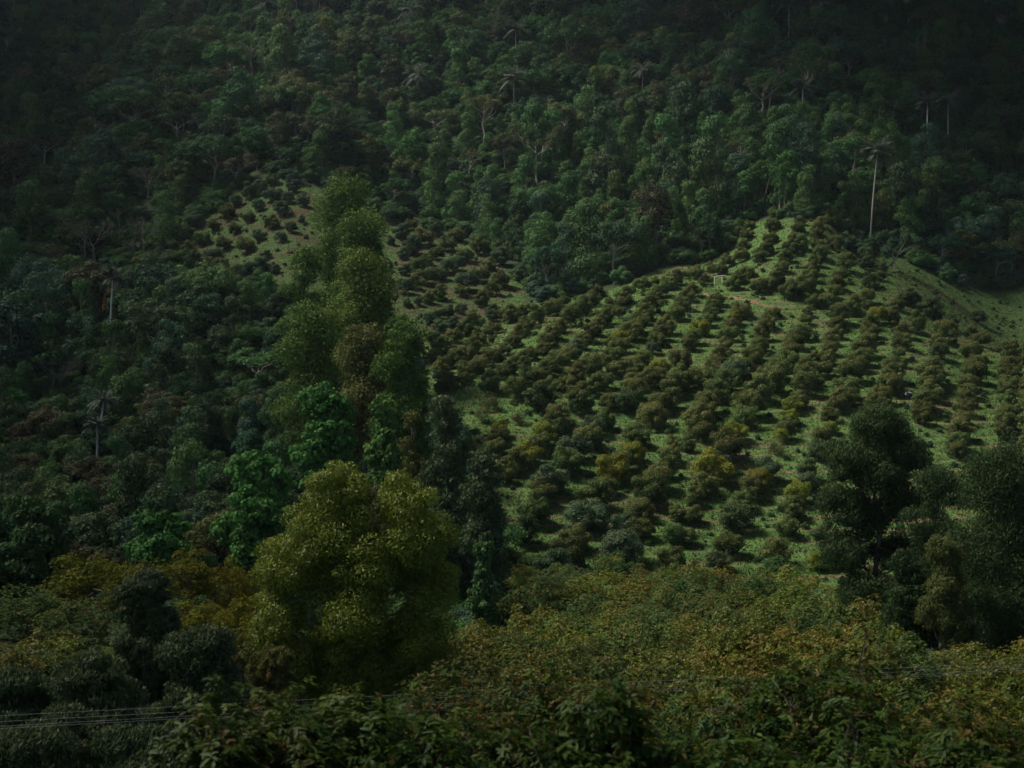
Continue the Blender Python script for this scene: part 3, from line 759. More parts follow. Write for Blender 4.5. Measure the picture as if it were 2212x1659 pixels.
T += crop(400, 500, " ".join("%d,%d,185%s" % (a, b, c) for a, b, c in [
    (900, 1050, ''), (760, 1080, ''), (620, 1000, ',g'), (480, 980, ''), (350, 1000, ',g'), (150, 1000, ''), (60, 1040, ''), (430, 1110, ''), (250, 1150, ',g'), (100, 1170, ''),
    (600, 1170, ',g'), (720, 1150, ''), (870, 1130, ',g'), (1040, 1150, ''), (820, 1260, ''), (980, 1260, ',g'), (1110, 1260, ''), (1240, 1240, ',g'), (680, 1300, ''), (530, 1260, ',g'),
    (380, 1250, ''), (230, 1270, ',g'), (590, 1350, ''), (430, 1380, ''), (910, 1350, ',g'), (780, 1400, ',y'), (900, 1430, ''), (1200, 1340, ''), (1330, 1370, ',g'), (1180, 1450, ''),
    (1340, 1450, ',g'), (1050, 1420, ''), (720, 1480, ',g'), (560, 1510, ''), (330, 1480, ''), (860, 1520, ',g'), (1020, 1540, ''), (1280, 1560, ''), (1150, 1590, ',g'), (700, 1580, ''),
    (1400, 1540, ''), (210, 1390, ',g'), (220, 1580, '')]))
LOOK = {'': ('red-tipped', 'av_red'), 'g': ('grey-green', 'av_grey'), 'd': ('dark green', 'av_dark'), 'y': ('yellow-green', 'av_yellow'), 's': ('thin-leaved', 'av_sparse'),
        'Y': ('lime yellow', 'av_yellow'), 'Z': ('lime yellow', 'av_yellow'), 'L': ('dark green', 'av_dark'), 'n': ('plain green', 'av_green')}
placed = []
ro = np.random.default_rng(77)
for (X, Y, w, lk) in T:
    x, d, g = cast(X, Y + .36 * w, 0.0, 344 if (lk == 'L' or (abs(w - 90 / 5) < 1 and X > 2000)) else 0)
    wm = w * KX * d
    if lk == '' and ro.random() < .22: lk = 'n'
    if lk == 'y' and ro.random() < .45: lk = 'n'
    placed.append(dict(X=X, Y=Y, x=x, y=d, g=g, w=wm, wp=w, lk=lk, look=LOOK[lk][0], var=('orchs%d' % ro.integers(2)) if lk == 's' else 'orch%d' % ro.integers(6),
                       rot=ro.uniform(0, 6.28), sz=ro.uniform(.92, 1.12)))
build_ground()
order = sorted(placed, key=lambda t: -t['wp'] - (100 if t['lk'] in 'YZL' and t['lk'] else 0))
single, rest = order[:300], order[300:]
for it in single:
    s = it['w'] / (4.2 if it['lk'] == 'L' else (4.6 if it['X'] < 1150 and it['Y'] < 640 else 5.3))
    s = min(max(s, .35), 1.75)
    e = root("avocado_tree", (it['x'], it['y'], it['g'] - .1), it['rot'], (s, s, s * it['sz'] * (.9 if s > 1.2 else 1.05)), None, "avocado tree", "avocado trees in rows on the orchard slopes")
    tr, cr = PROTO[it['var']]
    obj("trunk", tr, e); obj("crown", cr, e, M[LOOK[it['lk']][1]])
    it['o'] = e
place_labels(single, "avocado tree")
for it in single:
    if it['lk'] == 'Z': it['o']['label'] = "golden-yellow avocado tree left of the large dark eucalyptus on the right"
    if it['lk'] == 'L': it['o']['label'] = "lone round avocado tree with its shadow on the open pasture"
    if it['X'] > 1165 and it['X'] < 1178 and abs(it['Y'] - 858) < 8: it['o']['label'] = "huge dark avocado tree, widest one at the lower left of the orchard"
    if it['lk'] == 'Y' and abs(it['X'] - 1429) < 10: it['o']['label'] = "brightest yellow avocado tree in the middle of the orchard"

# ------------------------------------------------------------------ instancing for stuff (one object of countless members)
def scatter_obj(name, pts, rots, scs, idx, protos, mats, label, cat=None):
    """one geometry-nodes object: every point carries one of the prototype trees"""
    me = bpy.data.meshes.new(name + "_points")
    me.vertices.add(len(pts)); me.vertices.foreach_set("co", np.asarray(pts, np.float32).ravel())
    a = me.attributes.new("rotz", 'FLOAT', 'POINT'); a.data.foreach_set("value", np.asarray(rots, np.float32))
    a = me.attributes.new("sc", 'FLOAT_VECTOR', 'POINT'); a.data.foreach_set("vector", np.asarray(scs, np.float32).ravel())
    a = me.attributes.new("which", 'INT', 'POINT'); a.data.foreach_set("value", np.asarray(idx, np.int32))
    o = bpy.data.objects.new(name, me); C.objects.link(o)
    col = bpy.data.collections.new(name + "_sources")
    for k, (pr, mt) in enumerate(zip(protos, mats)):
        # trunk and crown of a member joined into one source mesh
        tr, cr = pr
        src = bpy.data.objects.new("%s_source_%02d" % (name, k), join_meshes("%s_member_%02d" % (name, k), tr, cr, mt))
        col.objects.link(src)
    ng = bpy.data.node_groups.new(name + "_nodes", 'GeometryNodeTree')
    ng.interface.new_socket("Geometry", in_out='INPUT', socket_type='NodeSocketGeometry')
    ng.interface.new_socket("Geometry", in_out='OUTPUT', socket_type='NodeSocketGeometry')
    N_ = ng.nodes; Lk = ng.links
    gi = N_.new("NodeGroupInput"); go = N_.new("NodeGroupOutput")
    ci = N_.new("GeometryNodeCollectionInfo"); ci.inputs["Collection"].default_value = col
    ci.inputs["Separate Children"].default_value = True; ci.inputs["Reset Children"].default_value = True
    iop = N_.new("GeometryNodeInstanceOnPoints"); iop.inputs["Pick Instance"].default_value = True
    def na(nm, dt):
        n = N_.new("GeometryNodeInputNamedAttribute"); n.data_type = dt; n.inputs["Name"].default_value = nm
        return n.outputs[0]
    comb = N_.new("ShaderNodeCombineXYZ"); Lk.new(na("rotz", 'FLOAT'), comb.inputs[2])
    Lk.new(gi.outputs[0], iop.inputs["Points"]); Lk.new(ci.outputs[0], iop.inputs["Instance"])
    Lk.new(na("which", 'INT'), iop.inputs["Instance Index"]); Lk.new(comb.outputs[0], iop.inputs["Rotation"])
    Lk.new(na("sc", 'FLOAT_VECTOR'), iop.inputs["Scale"]); Lk.new(iop.outputs[0], go.inputs[0])
    md = o.modifiers.new("members", 'NODES'); md.node_group = ng
    tag(o, label, cat, None, "stuff")
    return o
def join_meshes(name, a, b, bmat):
    def arr(m):
        v = np.zeros(len(m.vertices) * 3, np.float32); m.vertices.foreach_get("co", v)
        l = np.zeros(len(m.loops), np.int32); m.loops.foreach_get("vertex_index", l)
        t = np.zeros(len(m.polygons), np.int32); m.polygons.foreach_get("loop_total", t)
        return v.reshape(-1, 3), l, t
    va, la, ta = arr(a); vb, lb, tb = arr(b)
    me = bpy.data.meshes.new(name)
    V = np.concatenate([va, vb]); Lp = np.concatenate([la, lb + len(va)]); Tt = np.concatenate([ta, tb])
    me.vertices.add(len(V)); me.vertices.foreach_set("co", V.ravel())
    me.loops.add(len(Lp)); me.loops.foreach_set("vertex_index", Lp)
    me.polygons.add(len(Tt))
    me.polygons.foreach_set("loop_start", np.concatenate([[0], np.cumsum(Tt)[:-1]]).astype(np.int32))
    me.polygons.foreach_set("loop_total", Tt)
    me.polygons.foreach_set("material_index", np.concatenate([np.zeros(len(ta), np.int32), np.ones(len(tb), np.int32)]))
    for k in ("tint", "tip"):
        x = np.zeros(len(vb), np.float32); b.attributes[k].data.foreach_get("value", x)
        at_ = me.attributes.new(k, 'FLOAT', 'POINT'); at_.data.foreach_set("value", np.concatenate([np.zeros(len(va), np.float32), x]))
    me.update(calc_edges=True)
    me.materials.append(a.materials[0]); me.materials.append(bmat)
    return me
# the orchard and the dense canopy carry on beyond both sides of the view
for q_y in np.arange(187, 292, 4.6):
    for q_x in np.arange(.372 * q_y, .56 * q_y, 7.2):
        qx = q_x + ro.uniform(-.7, .7); qy = q_y + ro.uniform(-.5, .5)
        rest.append(dict(X=3000, Y=900, x=qx, y=qy, g=float(H(np.array([qx]), np.array([qy]))[0]), w=ro.uniform(5.2, 6.6), rot=ro.uniform(0, 6.28), lk=''))
for q_y in np.arange(62, 178, 6.4):
    for sd, u0, u1 in ((1, .41, .60), (-1, .37, .56)):
        if sd < 0 and q_y > 128: continue
        for q_x in np.arange(.36 * q_y + 8, u1 * q_y + 10, 6.4):
            qx = sd * q_x + ro.uniform(-1, 1); qy = q_y + ro.uniform(-1, 1)
            rest.append(dict(X=3000, Y=900, x=qx, y=qy, g=float(H(np.array([qx]), np.array([qy]))[0]), w=ro.uniform(7.6, 8.6), rot=ro.uniform(0, 6.28), lk='n' if ro.random() < .5 else ''))
src = ['orch0', 'orch1', 'orch2', 'orch3', 'orch4', 'orch5', 'orch1', 'orch3']
smat = ['av_red', 'av_grey', 'av_grey', 'av_dark', 'av_green', 'av_red', 'av_yellow', 'av_sparse']
def member(lk):
    return {'': [0, 5], 'g': [1, 2], 'd': [3], 'n': [4], 'y': [6], 's': [7]}.get(lk, [0])
ii = [int(ro.choice(member(t['lk']))) for t in rest]
scl = [min(max(t['w'] / (4.6 if t['X'] < 1150 and t['Y'] < 640 else 5.3), .35), 1.6) for t in rest]
scatter_obj("far_orchard_trees", [(t['x'], t['y'], t['g'] - .1) for t in rest], [t['rot'] for t in rest], [(s, s, s * 1.05) for s in scl], ii,
            [PROTO[s] for s in src], [M[s] for s in smat], "small far avocado trees filling the upper and left orchard slopes and running on past both sides")

# ------------------------------------------------------------------ dense avocado canopy in front of the orchard
can = []
rc = np.random.default_rng(91)
yy = 46.0
while yy < 165:
    xx = -.36 * yy * 1.05
    step = 6.7
    while xx < .40 * yy:
        x = xx + rc.uniform(-1.2, 1.2); y = yy + rc.uniform(-1.4, 1.4)
        X = x / y / KX + 1106
        ok = X > 905 + 60 * (1 - min(1, y / 120))
        if y > 118 and X < 1085: ok = False
        if y > 132 and X > 1780: ok = False
        if 108 < y and X > 2240: ok = False
        if y > 100 and 1930 < X: ok = False
        if ok and X < 2380: can.append((x, y))
        xx += step
    yy += 6.6
cansel = []
for (x, y) in can:
    g = float(H(np.array([x]), np.array([y]))[0])
    s = rc.uniform(.88, 1.14)
    e = root("avocado_canopy_tree", (x, y, g - .1), rc.uniform(0, 6.28), (s, s, s * rc.uniform(.82, 1.2)), None, "avocado tree", "dense avocado trees in front of the orchard slope")
    tr, cr = PROTO['can%d' % rc.integers(4)]
    q = rc.random()
    gold = False
    lk, mt = ('reddish green', 'canopy') if q < .55 else ('deep green', 'av_green')
    obj("trunk", tr, e); obj("crown", cr, e, M[mt])
    X, Y = project(x, y, g + 4.5)
    cansel.append(dict(X=float(X), Y=float(Y), look=lk, o=e))
b = {}
for it in cansel:     # rows counted from the front by distance, columns from the left
    b.setdefault(int((it['o'].location.y - 35) // 6.6), []).append(it)
rows = sorted(b)
for rn, k in enumerate(rows):
    lst = sorted(b[k], key=lambda t: t['X'])
    for n, it in enumerate(lst):
        it['o']['label'] = "%s dense avocado tree, %s from left in %s canopy row behind the wires" % (it['look'], (["first"] + RANK[1:])[min(n, 19)], (["first"] + RANK[1:])[min(rn, 19)])
# golden avocado trees on the left
for (X, Yt, d, w, lab, mt) in [
    (185, 1180, 103, 250, "broad golden-green avocado tree, leftmost in the upper golden row", 'canopy_gold'),
    (400, 1184, 104, 190, "bright golden avocado tree in the middle of the upper golden row", 'canopy_gold'),
    (505, 1192, 106, 130, "small golden avocado tree beside the olive eucalyptus", 'canopy_gold'),
    (290, 1200, 100, 150, "green-gold avocado tree between the two broadest golden ones", 'canopy_gold'),
    (60, 1262, 92, 220, "dark olive avocado tree at the left edge below the golden row", 'av_green'),
    (165, 1290, 88, 200, "dull green avocado tree left of the slim dark eucalyptus", 'av_green'),
    (430, 1285, 92, 170, "golden avocado tree right of the slim dark eucalyptus", 'canopy_gold'),
    (525, 1282, 90, 170, "golden-green avocado tree tucked against the olive eucalyptus", 'canopy_gold'),
    (110, 1345, 80, 260, "reddish green avocado tree below the dull green one at the left", 'canopy'),
    (500, 1345, 80, 180, "reddish green avocado tree low beside the olive eucalyptus", 'canopy'),
    (260, 1375, 78, 190, "dusky avocado tree right behind the dark left eucalyptus", 'canopy'),
    (10, 1385, 74, 220, "dusky avocado tree at the far left edge above the corner", 'canopy')]:
    (x, y, g), h = at(X, Yt, d)
    sx = w * KX * d / 7.8
    sz = max(h / 6.5, sx * .95)
    e = root("golden_avocado_tree", (x, y, g + h - 6.5 * sz), rc.uniform(0, 6.28), (sx, sx, sz), lab, "avocado tree", "golden avocado trees at the left")
    tr, cr = PROTO['can%d' % rc.integers(4)]
    obj("trunk", tr, e); obj("crown", cr, e, M[mt])

# ------------------------------------------------------------------ near avocado trees (leaves countable)
def near_tree(X, Ytop, d, R, seed, label, flowers=0, n=1700, red=.3):
    n = int(n * 1.5)
    r = np.random.default_rng(seed)
    (x, y, g), h = at(X, Ytop, d)
    cl = dome_clumps(R, min(2.6, h * .42), h - min(2.6, h * .42) - .25, 64, r, (.16, .26), lump=.12, zlow=-.35)
    cl[:, 2] += r.normal(0, .12, len(cl))
    idx = r.integers(0, len(cl), n)
    dd = sph(n, r, -.3, 1.0)
    c = cl[idx, :3] + dd * cl[idx, 3:4] * r.uniform(.6, 1.15, (n, 1))
    c[:, 2] += (r.random(n) < .12) * r.uniform(.05, .3, n)
    per = 12
    young = r.random(n) < 2.6 * red * np.clip(dd[:, 2] + .6, 0, 1) * np.clip(vnoise(c[:, 0] * 1.3 + seed, c[:, 1] * 1.3, seed) * 2 - .75, 0, 1)
    cc = np.repeat(c, per, 0); ax = np.repeat(unit(dd * .6 + np.array([0, 0, .7]) + r.normal(0, .2, (n, 3))), per, 0)
    m = len(cc)
    th = r.normal(0, 1, (m, 3)); th -= (th * ax).sum(1, keepdims=True) * ax; th = unit(th)
    up = np.repeat(np.where(young, .9, .25), per)[:, None] * r.uniform(.5, 1.3, (m, 1))
    Tn = unit(th + ax * up)
    N = unit(ax - Tn * (ax * Tn).sum(1, keepdims=True) + r.normal(0, .15, (m, 3)))
    L = r.uniform(.075, .155, m) * np.where(np.repeat(young, per), .8, 1)
    cc = cc + ax * (np.tile(np.arange(per), n)[:, None] * .008) - ax * .04
    tint = np.clip(np.repeat(r.normal(.42, .2, n), per) + r.normal(0, .13, m), 0, 1)
    tip = np.where(np.repeat(young, per), r.uniform(.5, 1, m), 0)
    e = root("avocado_tree", (x, y, g), 0, (1, 1, 1), label, "avocado tree", "near avocado trees along the bottom edge")
    obj("crown", leaves_mesh("near_crown", cc, Tn, N, L, L * .42, tint, tip, M['near'], 'leaf', .28), e)
    t = Tubes()
    p = bent((0, 0, -.5), (r.normal(0, .2), r.normal(0, .2), h * .7), 7, .03, r=r)
    t.add(p, np.linspace(.17, .06, 7), 8)
    for k in range(len(cl)):
        a = p[r.integers(3, 7)]
        t.add(bent(a, cl[k, :3], 6, .05, .05, r), np.linspace(.045, .014, 6), 5)
    for k in r.choice(n, 500, replace=False):
        t.add(np.stack([cl[idx[k], :3], (cl[idx[k], :3] + c[k]) / 2 + r.normal(0, .02, 3), c[k]]), np.array([.012, .008, .005]), 4)
    obj("trunk", t.mesh("near_trunk", M['bark']), e)
    if flowers:
        ks = r.choice(n, flowers, replace=False)
        ks = ks[c[ks, 2] > h - 2.0]
        q = np.repeat(c[ks], 46, 0); mm = len(q)
        off = unit(np.repeat(unit(dd[ks] * .4 + np.array([0, 0, 1.])), 46, 0) + r.normal(0, .55, (mm, 3))) * r.uniform(.03, .17, (mm, 1))
        fm = leaves_mesh("near_flowers", q + off, r.normal(0, 1, (mm, 3)), r.normal(0, 1, (mm, 3)), r.uniform(.012, .035, mm), r.uniform(.012, .03, mm), r.random(mm), np.zeros(mm), M['flower'])
        obj("flowers", fm, e)
    return e
near_tree(700, 1432, 17.5, 2.3, 51, "deep green avocado tree, leftmost big one along the bottom edge", 14, red=.12)
near_tree(500, 1446, 15.6, 1.7, 58, "small dark avocado sapling sticking out left of the bottom row", 6, n=1200, red=.1)
near_tree(640, 1462, 16.4, 1.5, 61, "leafy green avocado sapling left of the big leftmost tree", 3, n=1100, red=.1)
near_tree(380, 1590, 13.0, 1.1, 59, "lowest dark avocado bush at the bottom left", 3, n=600, red=.1)
near_tree(1150, 1392, 23.0, 2.9, 52, "red-tipped avocado tree in the middle of the bottom edge", 10, n=2200, red=.5)
near_tree(960, 1440, 17.0, 2.2, 57, "green avocado tree in front of the middle red-tipped one", 8, red=.15)
near_tree(1370, 1430, 16.5, 1.4, 53, "avocado tree with yellow flower sprays right of the middle", 90, n=1200, red=.2)
near_tree(1830, 1372, 20.5, 3.0, 54, "tall dark avocado tree standing highest on the right of the bottom edge", 10, n=1900, red=.25)
near_tree(2120, 1500, 17.0, 2.0, 55, "shadowed avocado tree in the bottom right corner", 6, red=.2)
near_tree(1740, 1480, 15.5, 1.5, 56, "low avocado tree with red shoots at the bottom right of the middle", 18, n=1200, red=.4)
near_tree(1230, 1450, 16.0, 1.8, 60, "plain green avocado tree at the bottom centre, right of the red-tipped one", 10, n=1000, red=.2)

# ------------------------------------------------------------------ palms
def palm(X, Yc, Yb, wpx, label, seed, dead=False, lean=0.0, name="wax_palm", up=.35, dark=False):
    r = np.random.default_rng(seed)
    x, d, g = cast(X, Yb, 6.0) if Yb > 0 else cast(X, Yb, 6.0)
    if label.startswith("tall leaning"): x, d, g = cast(X, Yb, 1.0)
    z1 = (829.5 - Yc) * KY * d - g
    HERO_BOX.append((X - wpx * .38, X + wpx * .38, Yc - wpx * .5, Yc + wpx * .3, d)); HERO_BOX.append((X - 7, X + 7, Yc, Yb - 6, d))
    e = root(name, (x, d, g), 0, (1, 1, 1), label, "palm", "palms standing out of the forest")
    R = wpx * KX * d / 2 * .92
    t = Tubes(); tx = lean
    p = np.array([[tx * (s ** 1.3), 0, -0.5 + (z1 + .5) * s] for s in np.linspace(0, 1, 12)])
    t.add(p, np.linspace(.25, .15, 12), 10)
    obj("trunk", t.mesh("palm_trunk", M['palm_white' if seed in (2, 3, 14) else 'palm_trunk']), e)
    top = p[-1]
    P = []; D = []; N = []; L = []; W = []
    t2 = Tubes()
    nf = 28
    for k in range(nf):
        a = k * 2.399; el = r.uniform(-.35, 1.4)
        dirh = np.array([math.cos(a), math.sin(a), 0])
        pts = []
        for s in np.linspace(0, 1, 10):
            pts.append(top + dirh * R * s * math.cos(el * .6) + np.array([0, 0, R * (math.sin(el) * s + .25 * s - .75 * s * s * (1 - .4 * max(0, math.sin(el))))]))
        pts = np.array(pts)
        t2.add(pts, np.linspace(.05, .012, 10), 4)
        for s in np.linspace(.12, 1, 24):
            q = np.array([np.interp(s, np.linspace(0, 1, 10), pts[:, c]) for c in range(3)])
            tg = unit(pts[min(9, int(s * 9) + 0)] - pts[max(0, int(s * 9) - 1)])
            sd = np.cross(tg, [0, 0, 1.]); sd = sd / (np.linalg.norm(sd) + 1e-6)
            for sg in (-1, 1):
                P.append(q); D.append(sd * sg + tg * .6 + np.array([0, 0, -.35]) + r.normal(0, .08, 3)); N.append(np.array([0, 0, 1.]) + sd * .2)
                L.append(R * .36 * (1 - .5 * abs(s - .45) * 2) * r.uniform(.8, 1.1)); W.append(.26)
    n = len(P)
    obj("crown", leaves_mesh("palm_crown", np.array(P), np.array(D), np.array(N), np.array(L), np.array(W), r.uniform(.2, 1, n), np.zeros(n), M['palm_leaf']), e)
    obj("frond_stalks", t2.mesh("palm_stalks", M['bark_grey']), e)
    if dead:
        P = []; D = []
        t3 = Tubes()
        a = top + np.array([-.2, 0, -1.2]); b = a + np.array([-1.9, -.1, -5.5])
        pts = bent(a, b, 8, .02, 0); pts[:, 0] -= np.sin(np.linspace(0, np.pi, 8)) * .6
        for s in np.linspace(.1, 1, 40):
            q = np.array([np.interp(s, np.linspace(0, 1, 8), pts[:, c]) for c in range(3)])
            for sg in (-1, 1):
                P.append(q); D.append(np.array([sg * .25, r.normal(0, .2), -1.]))
        n = len(P)
        obj("dead_frond", leaves_mesh("dead_frond", np.array(P), np.array(D), r.normal(0, 1, (n, 3)), r.uniform(.7, 1.2, n), np.full(n, .12), r.random(n), np.zeros(n), M['dead_leaf']), e)
    return e
palm(1879, 330, 532, 82, "tall leaning pale palm at the top of the pasture right of the orchard", 1, lean=2.0)
palm(236, 600, 705, 66, "white-trunked palm with a hanging brown frond in the left valley", 2, dead=True, lean=.8)
palm(208, 865, 940, 72, "dark palm with a thin leaning trunk low on the left", 3, lean=1.3)
palm(901, 162, 196, 70, "left forest palm above the smaller pale flat tree", 4)
palm(1110, 172, 222, 74, "middle forest palm with a pale trunk above the pale-limbed tree", 5)
palm(886, 22, 58, 60, "small palm at the top edge, left of centre", 6)
palm(1114, 66, 98, 56, "small palm near the top edge directly above the middle forest palm", 7)
palm(1388, 152, 192, 62, "red-fronded palm right of the middle forest palm", 8, dead=True)
palm(573, 6, 34, 64, "palm cut by the top edge at the left", 9)
palm(1704, 12, 52, 70, "topmost right palm cut by the top edge", 10)
palm(1776, 6, 28, 60, "dark palm cut by the top edge right of the topmost one", 12)
palm(1734, 192, 226, 66, "wide-crowned palm without visible trunk left of the twin palms", 13)
palm(2003, 222, 290, 60, "left one of the twin right-hand palms, longer trunk", 14)
palm(2048, 218, 264, 76, "right one of the twin right-hand palms, drooping crown", 15)
palm(210, 920, 980, 62, "half-hidden palm just left below the low dark palm", 16)

# ------------------------------------------------------------------ trees with bare or pale limbs
def limb_tree(X, Ytop, Yb, wpx, label, seed, foliage='flat', name="pale_limbed_tree", mat='f_olive', bark='bark_pale', n=3200, depth=3, cat="tree", lift=1.5, fan=1.0, group=None, trunkfrac=.45):
    r = np.random.default_rng(seed)
    x, d, g = cast(X, Yb, lift)
    h = (829.5 - Ytop) * KY * d - g
    R = wpx * KX * d / 2
    HERO_BOX.append((X - wpx * .42, X + wpx * .42, Ytop, Yb - 4, d))
    e = root(name, (x, d, g), 0, (1, 1, 1), label, cat, group)
    t = Tubes(); ends = []
    r0 = .16 + .012 * h
    fk = h * trunkfrac
    p = bent((0, 0, -.6), (r.normal(0, .4), r.normal(0, .3), fk), 7, .035, r=r)
    t.add(p, np.linspace(r0, r0 * .7, 7), 8)
    def grow(a, dirv, L, rad, lev):
        b = a + dirv * L
        pts = bent(a, b, 6, .07, .04, r)
        t.add(pts, np.linspace(rad, rad * .55, 6), 6)
        if lev >= depth:
            ends.append(b); return
        for k in range(3 if lev < 2 else 2 + (r.random() < .5)):
            nd = unit(dirv + r.normal(0, .55, 3) * np.array([1, 1, .5]) + np.array([0, 0, .12 if foliage == 'flat' else .3]))
            grow(pts[-1] if k else pts[-2], nd, L * r.uniform(.55, .8), rad * .55, lev + 1)
    for k in range(4):
        a = k * 1.57 + r.uniform(-.4, .4)
        dv = unit(np.array([math.cos(a) * fan, math.sin(a) * fan, .85]))
        grow(p[-1] if k < 3 else p[-3], dv, (h - fk) * .55, r0 * .5, 1)
    ends = np.array(ends)
    s = R / max(1e-3, np.percentile(np.abs(ends[:, 0]), 90)) * .9
    hs = min(1.5, max(.6, s))
    e.scale = (hs, hs, 1)
    if foliage != 'bare':
        obj("trunk", t.mesh("limb_trunk", M[bark]), e)
        cl = np.concatenate([ends + np.array([0, 0, .15]), r.uniform(.7, 1.3, (len(ends), 1)) * (R / 5.5 + .2)], 1)
        P = clump_leaves(cl, n / len(cl), r, .42, -.15, .6, aspect=.55)
        P = list(P); P[0][:, 2] = np.where(P[0][:, 2] > 0, P[0][:, 2], P[0][:, 2])
        if foliage == 'flat':
            zc = np.repeat(0, 1)
        obj("crown", leaves_mesh("limb_crown", *P, M[mat]), e)
    else:
        q = np.repeat(ends, 10, 0); m = len(q)
        tw = t
        for k in range(0, m):
            dv = unit(r.normal(0, 1, 3) + np.array([0, 0, .7])) * r.uniform(.5, 1.5)
            tw.add(np.stack([q[k], q[k] + dv * .5 + r.normal(0, .06, 3), q[k] + dv]), np.array([.035, .025, .015]), 3)
        obj("trunk", tw.mesh("bare_trunk", M[bark]), e)
    return e
limb_tree(1160, 262, 392, 120, "pale-limbed flat-topped tree standing clear in the middle of the forest", 61, n=3600)
limb_tree(946, 238, 290, 100, "smaller pale flat-topped tree left of and above the large pale-limbed one", 62, n=2600)
limb_tree(1012, 318, 395, 62, "brownish open tree with a thin pale trunk between the two eucalyptus and palms", 63, mat='f_brownish', n=1800)
limb_tree(312, 468, 565, 74, "grey bare tree at the left end of the left orchard", 64, foliage='bare', name="bare_tree", bark='bark_grey')
limb_tree(205, 470, 575, 90, "leafless brown tree left of the grey bare tree", 65, foliage='bare', name="bare_tree", bark='bark_grey')
limb_tree(130, 770, 850, 90, "small pinkish leafless tree on the far left above the low dark palm", 66, foliage='bare', name="bare_tree", bark='bark_grey', depth=3)
limb_tree(385, 240, 300, 110, "flat-topped tree with crooked pale limbs in the upper left forest", 67, n=2400, mat='f_dark green')
limb_tree(505, 335, 400, 80, "brown open-crowned tree above the top of the left orchard", 68, n=2400, mat='f_brownish')
limb_tree(95, 290, 350, 80, "brown flat tree with forked pale limbs at the far left", 69, n=1800, mat='f_brownish')
limb_tree(555, 760, 830, 110, "pale twisted-limbed tree in the valley left of the tall eucalyptus group", 70, n=2200, mat='f_mid green')
limb_tree(500, 150, 200, 90, "dark open tree with grey limbs near the top left", 71, n=2200, mat='f_brownish')
limb_tree(1935, 500, 575, 90, "dark tree with a pale base at the pasture's upper corner", 72, n=9000, mat='f_dark green', trunkfrac=.3)
limb_tree(1650, 165, 250, 80, "tree with grey bare trunks left of the wide-crowned palm", 73, n=2600, mat='f_olive')
limb_tree(320, 360, 420, 80, "leafless twiggy tree left of the left orchard's top", 74, foliage='bare', name="bare_tree", bark='bark_grey')

# ------------------------------------------------------------------ forest
rf = np.random.default_rng(123)
ft = []
yy = 134.0
while yy < 800:
    sp = 7.6 if yy < 420 else (8.2 if yy < 600 else 11)
    if yy < 290: sp = 5.9
    xs = np.arange(-.40 * yy - 8, .40 * yy + 12, sp)
    x = xs + rf.uniform(-.38, .38, len(xs)) * sp; y = yy + rf.uniform(-.38, .38, len(xs)) * sp
    ft.append(np.stack([x, y], 1))
    yy += sp * .92
ft = np.concatenate(ft)
g = H(ft[:, 0], ft[:, 1])
Xg, Yg = project(ft[:, 0], ft[:, 1], g)
main, mead, left = zones(ft[:, 0], ft[:, 1], g)
# keep off the open ground (with a margin) and the valley bottom in front of the orchard
keep = ~(main | mead | left)
for dx, dy in ((4, 0), (-4, 0), (0, 4), (0, -4)):
    a, b_, c_ = zones(ft[:, 0] + dx, ft[:, 1] + dy, H(ft[:, 0] + dx, ft[:, 1] + dy))
    keep &= ~(a | b_ | c_)
keep &= ~((ft[:, 1] < 300) & (Xg > 1060 - np.clip((ft[:, 1] - 190) * 1.5, 0, 160)))
keep &= ~((ft[:, 1] < 150) & (Xg > 640))
keep &= ~((Xg > 2800) | (Xg < -560))
# what stands in front of the left orchard must stay low: drop trees whose tops would cover it
h_t = np.clip(rf.lognormal(0.0, .26, len(ft)), .6, 1.8)
h_t = np.where(ft[:, 1] < 290, np.clip(h_t * .74, .5, 1.0), h_t)
near_zone = ft[:, 1] < 345
Xt, Yt = project(ft[:, 0], ft[:, 1], g + 10.5 * h_t)
hidden_left = poly_in(Xt, Yt + 6, LEFT) & (Xt < 1150)
small = hidden_left & (ft[:, 1] < 420)
h_t = np.where(small, h_t * .42, h_t)
Xt, Yt = project(ft[:, 0], ft[:, 1], g + 10.5 * h_t)
keep &= ~(poly_in(Xt, Yt + 6, LEFT) & (ft[:, 1] < 420))
keep &= ~(poly_in(Xt, Yt + 8, MEAD) & (ft[:, 1] < 400) & (Xt > 1850))
keep &= ~(poly_in(Xt, Yt + 8, MAIN) & (ft[:, 1] < 300))
rad_px = 4.2 * h_t / ft[:, 1] / KX
for (x0, x1, y0, y1, dm) in HERO_BOX:
    if dm < 130: continue
    hit = (ft[:, 1] < dm + 3) & (Xt + rad_px > x0) & (Xt - rad_px < x1) & (Yt < y1) & (Yg > y0)
    keep &= ~hit
sel = np.nonzero(keep)[0]
tree = []
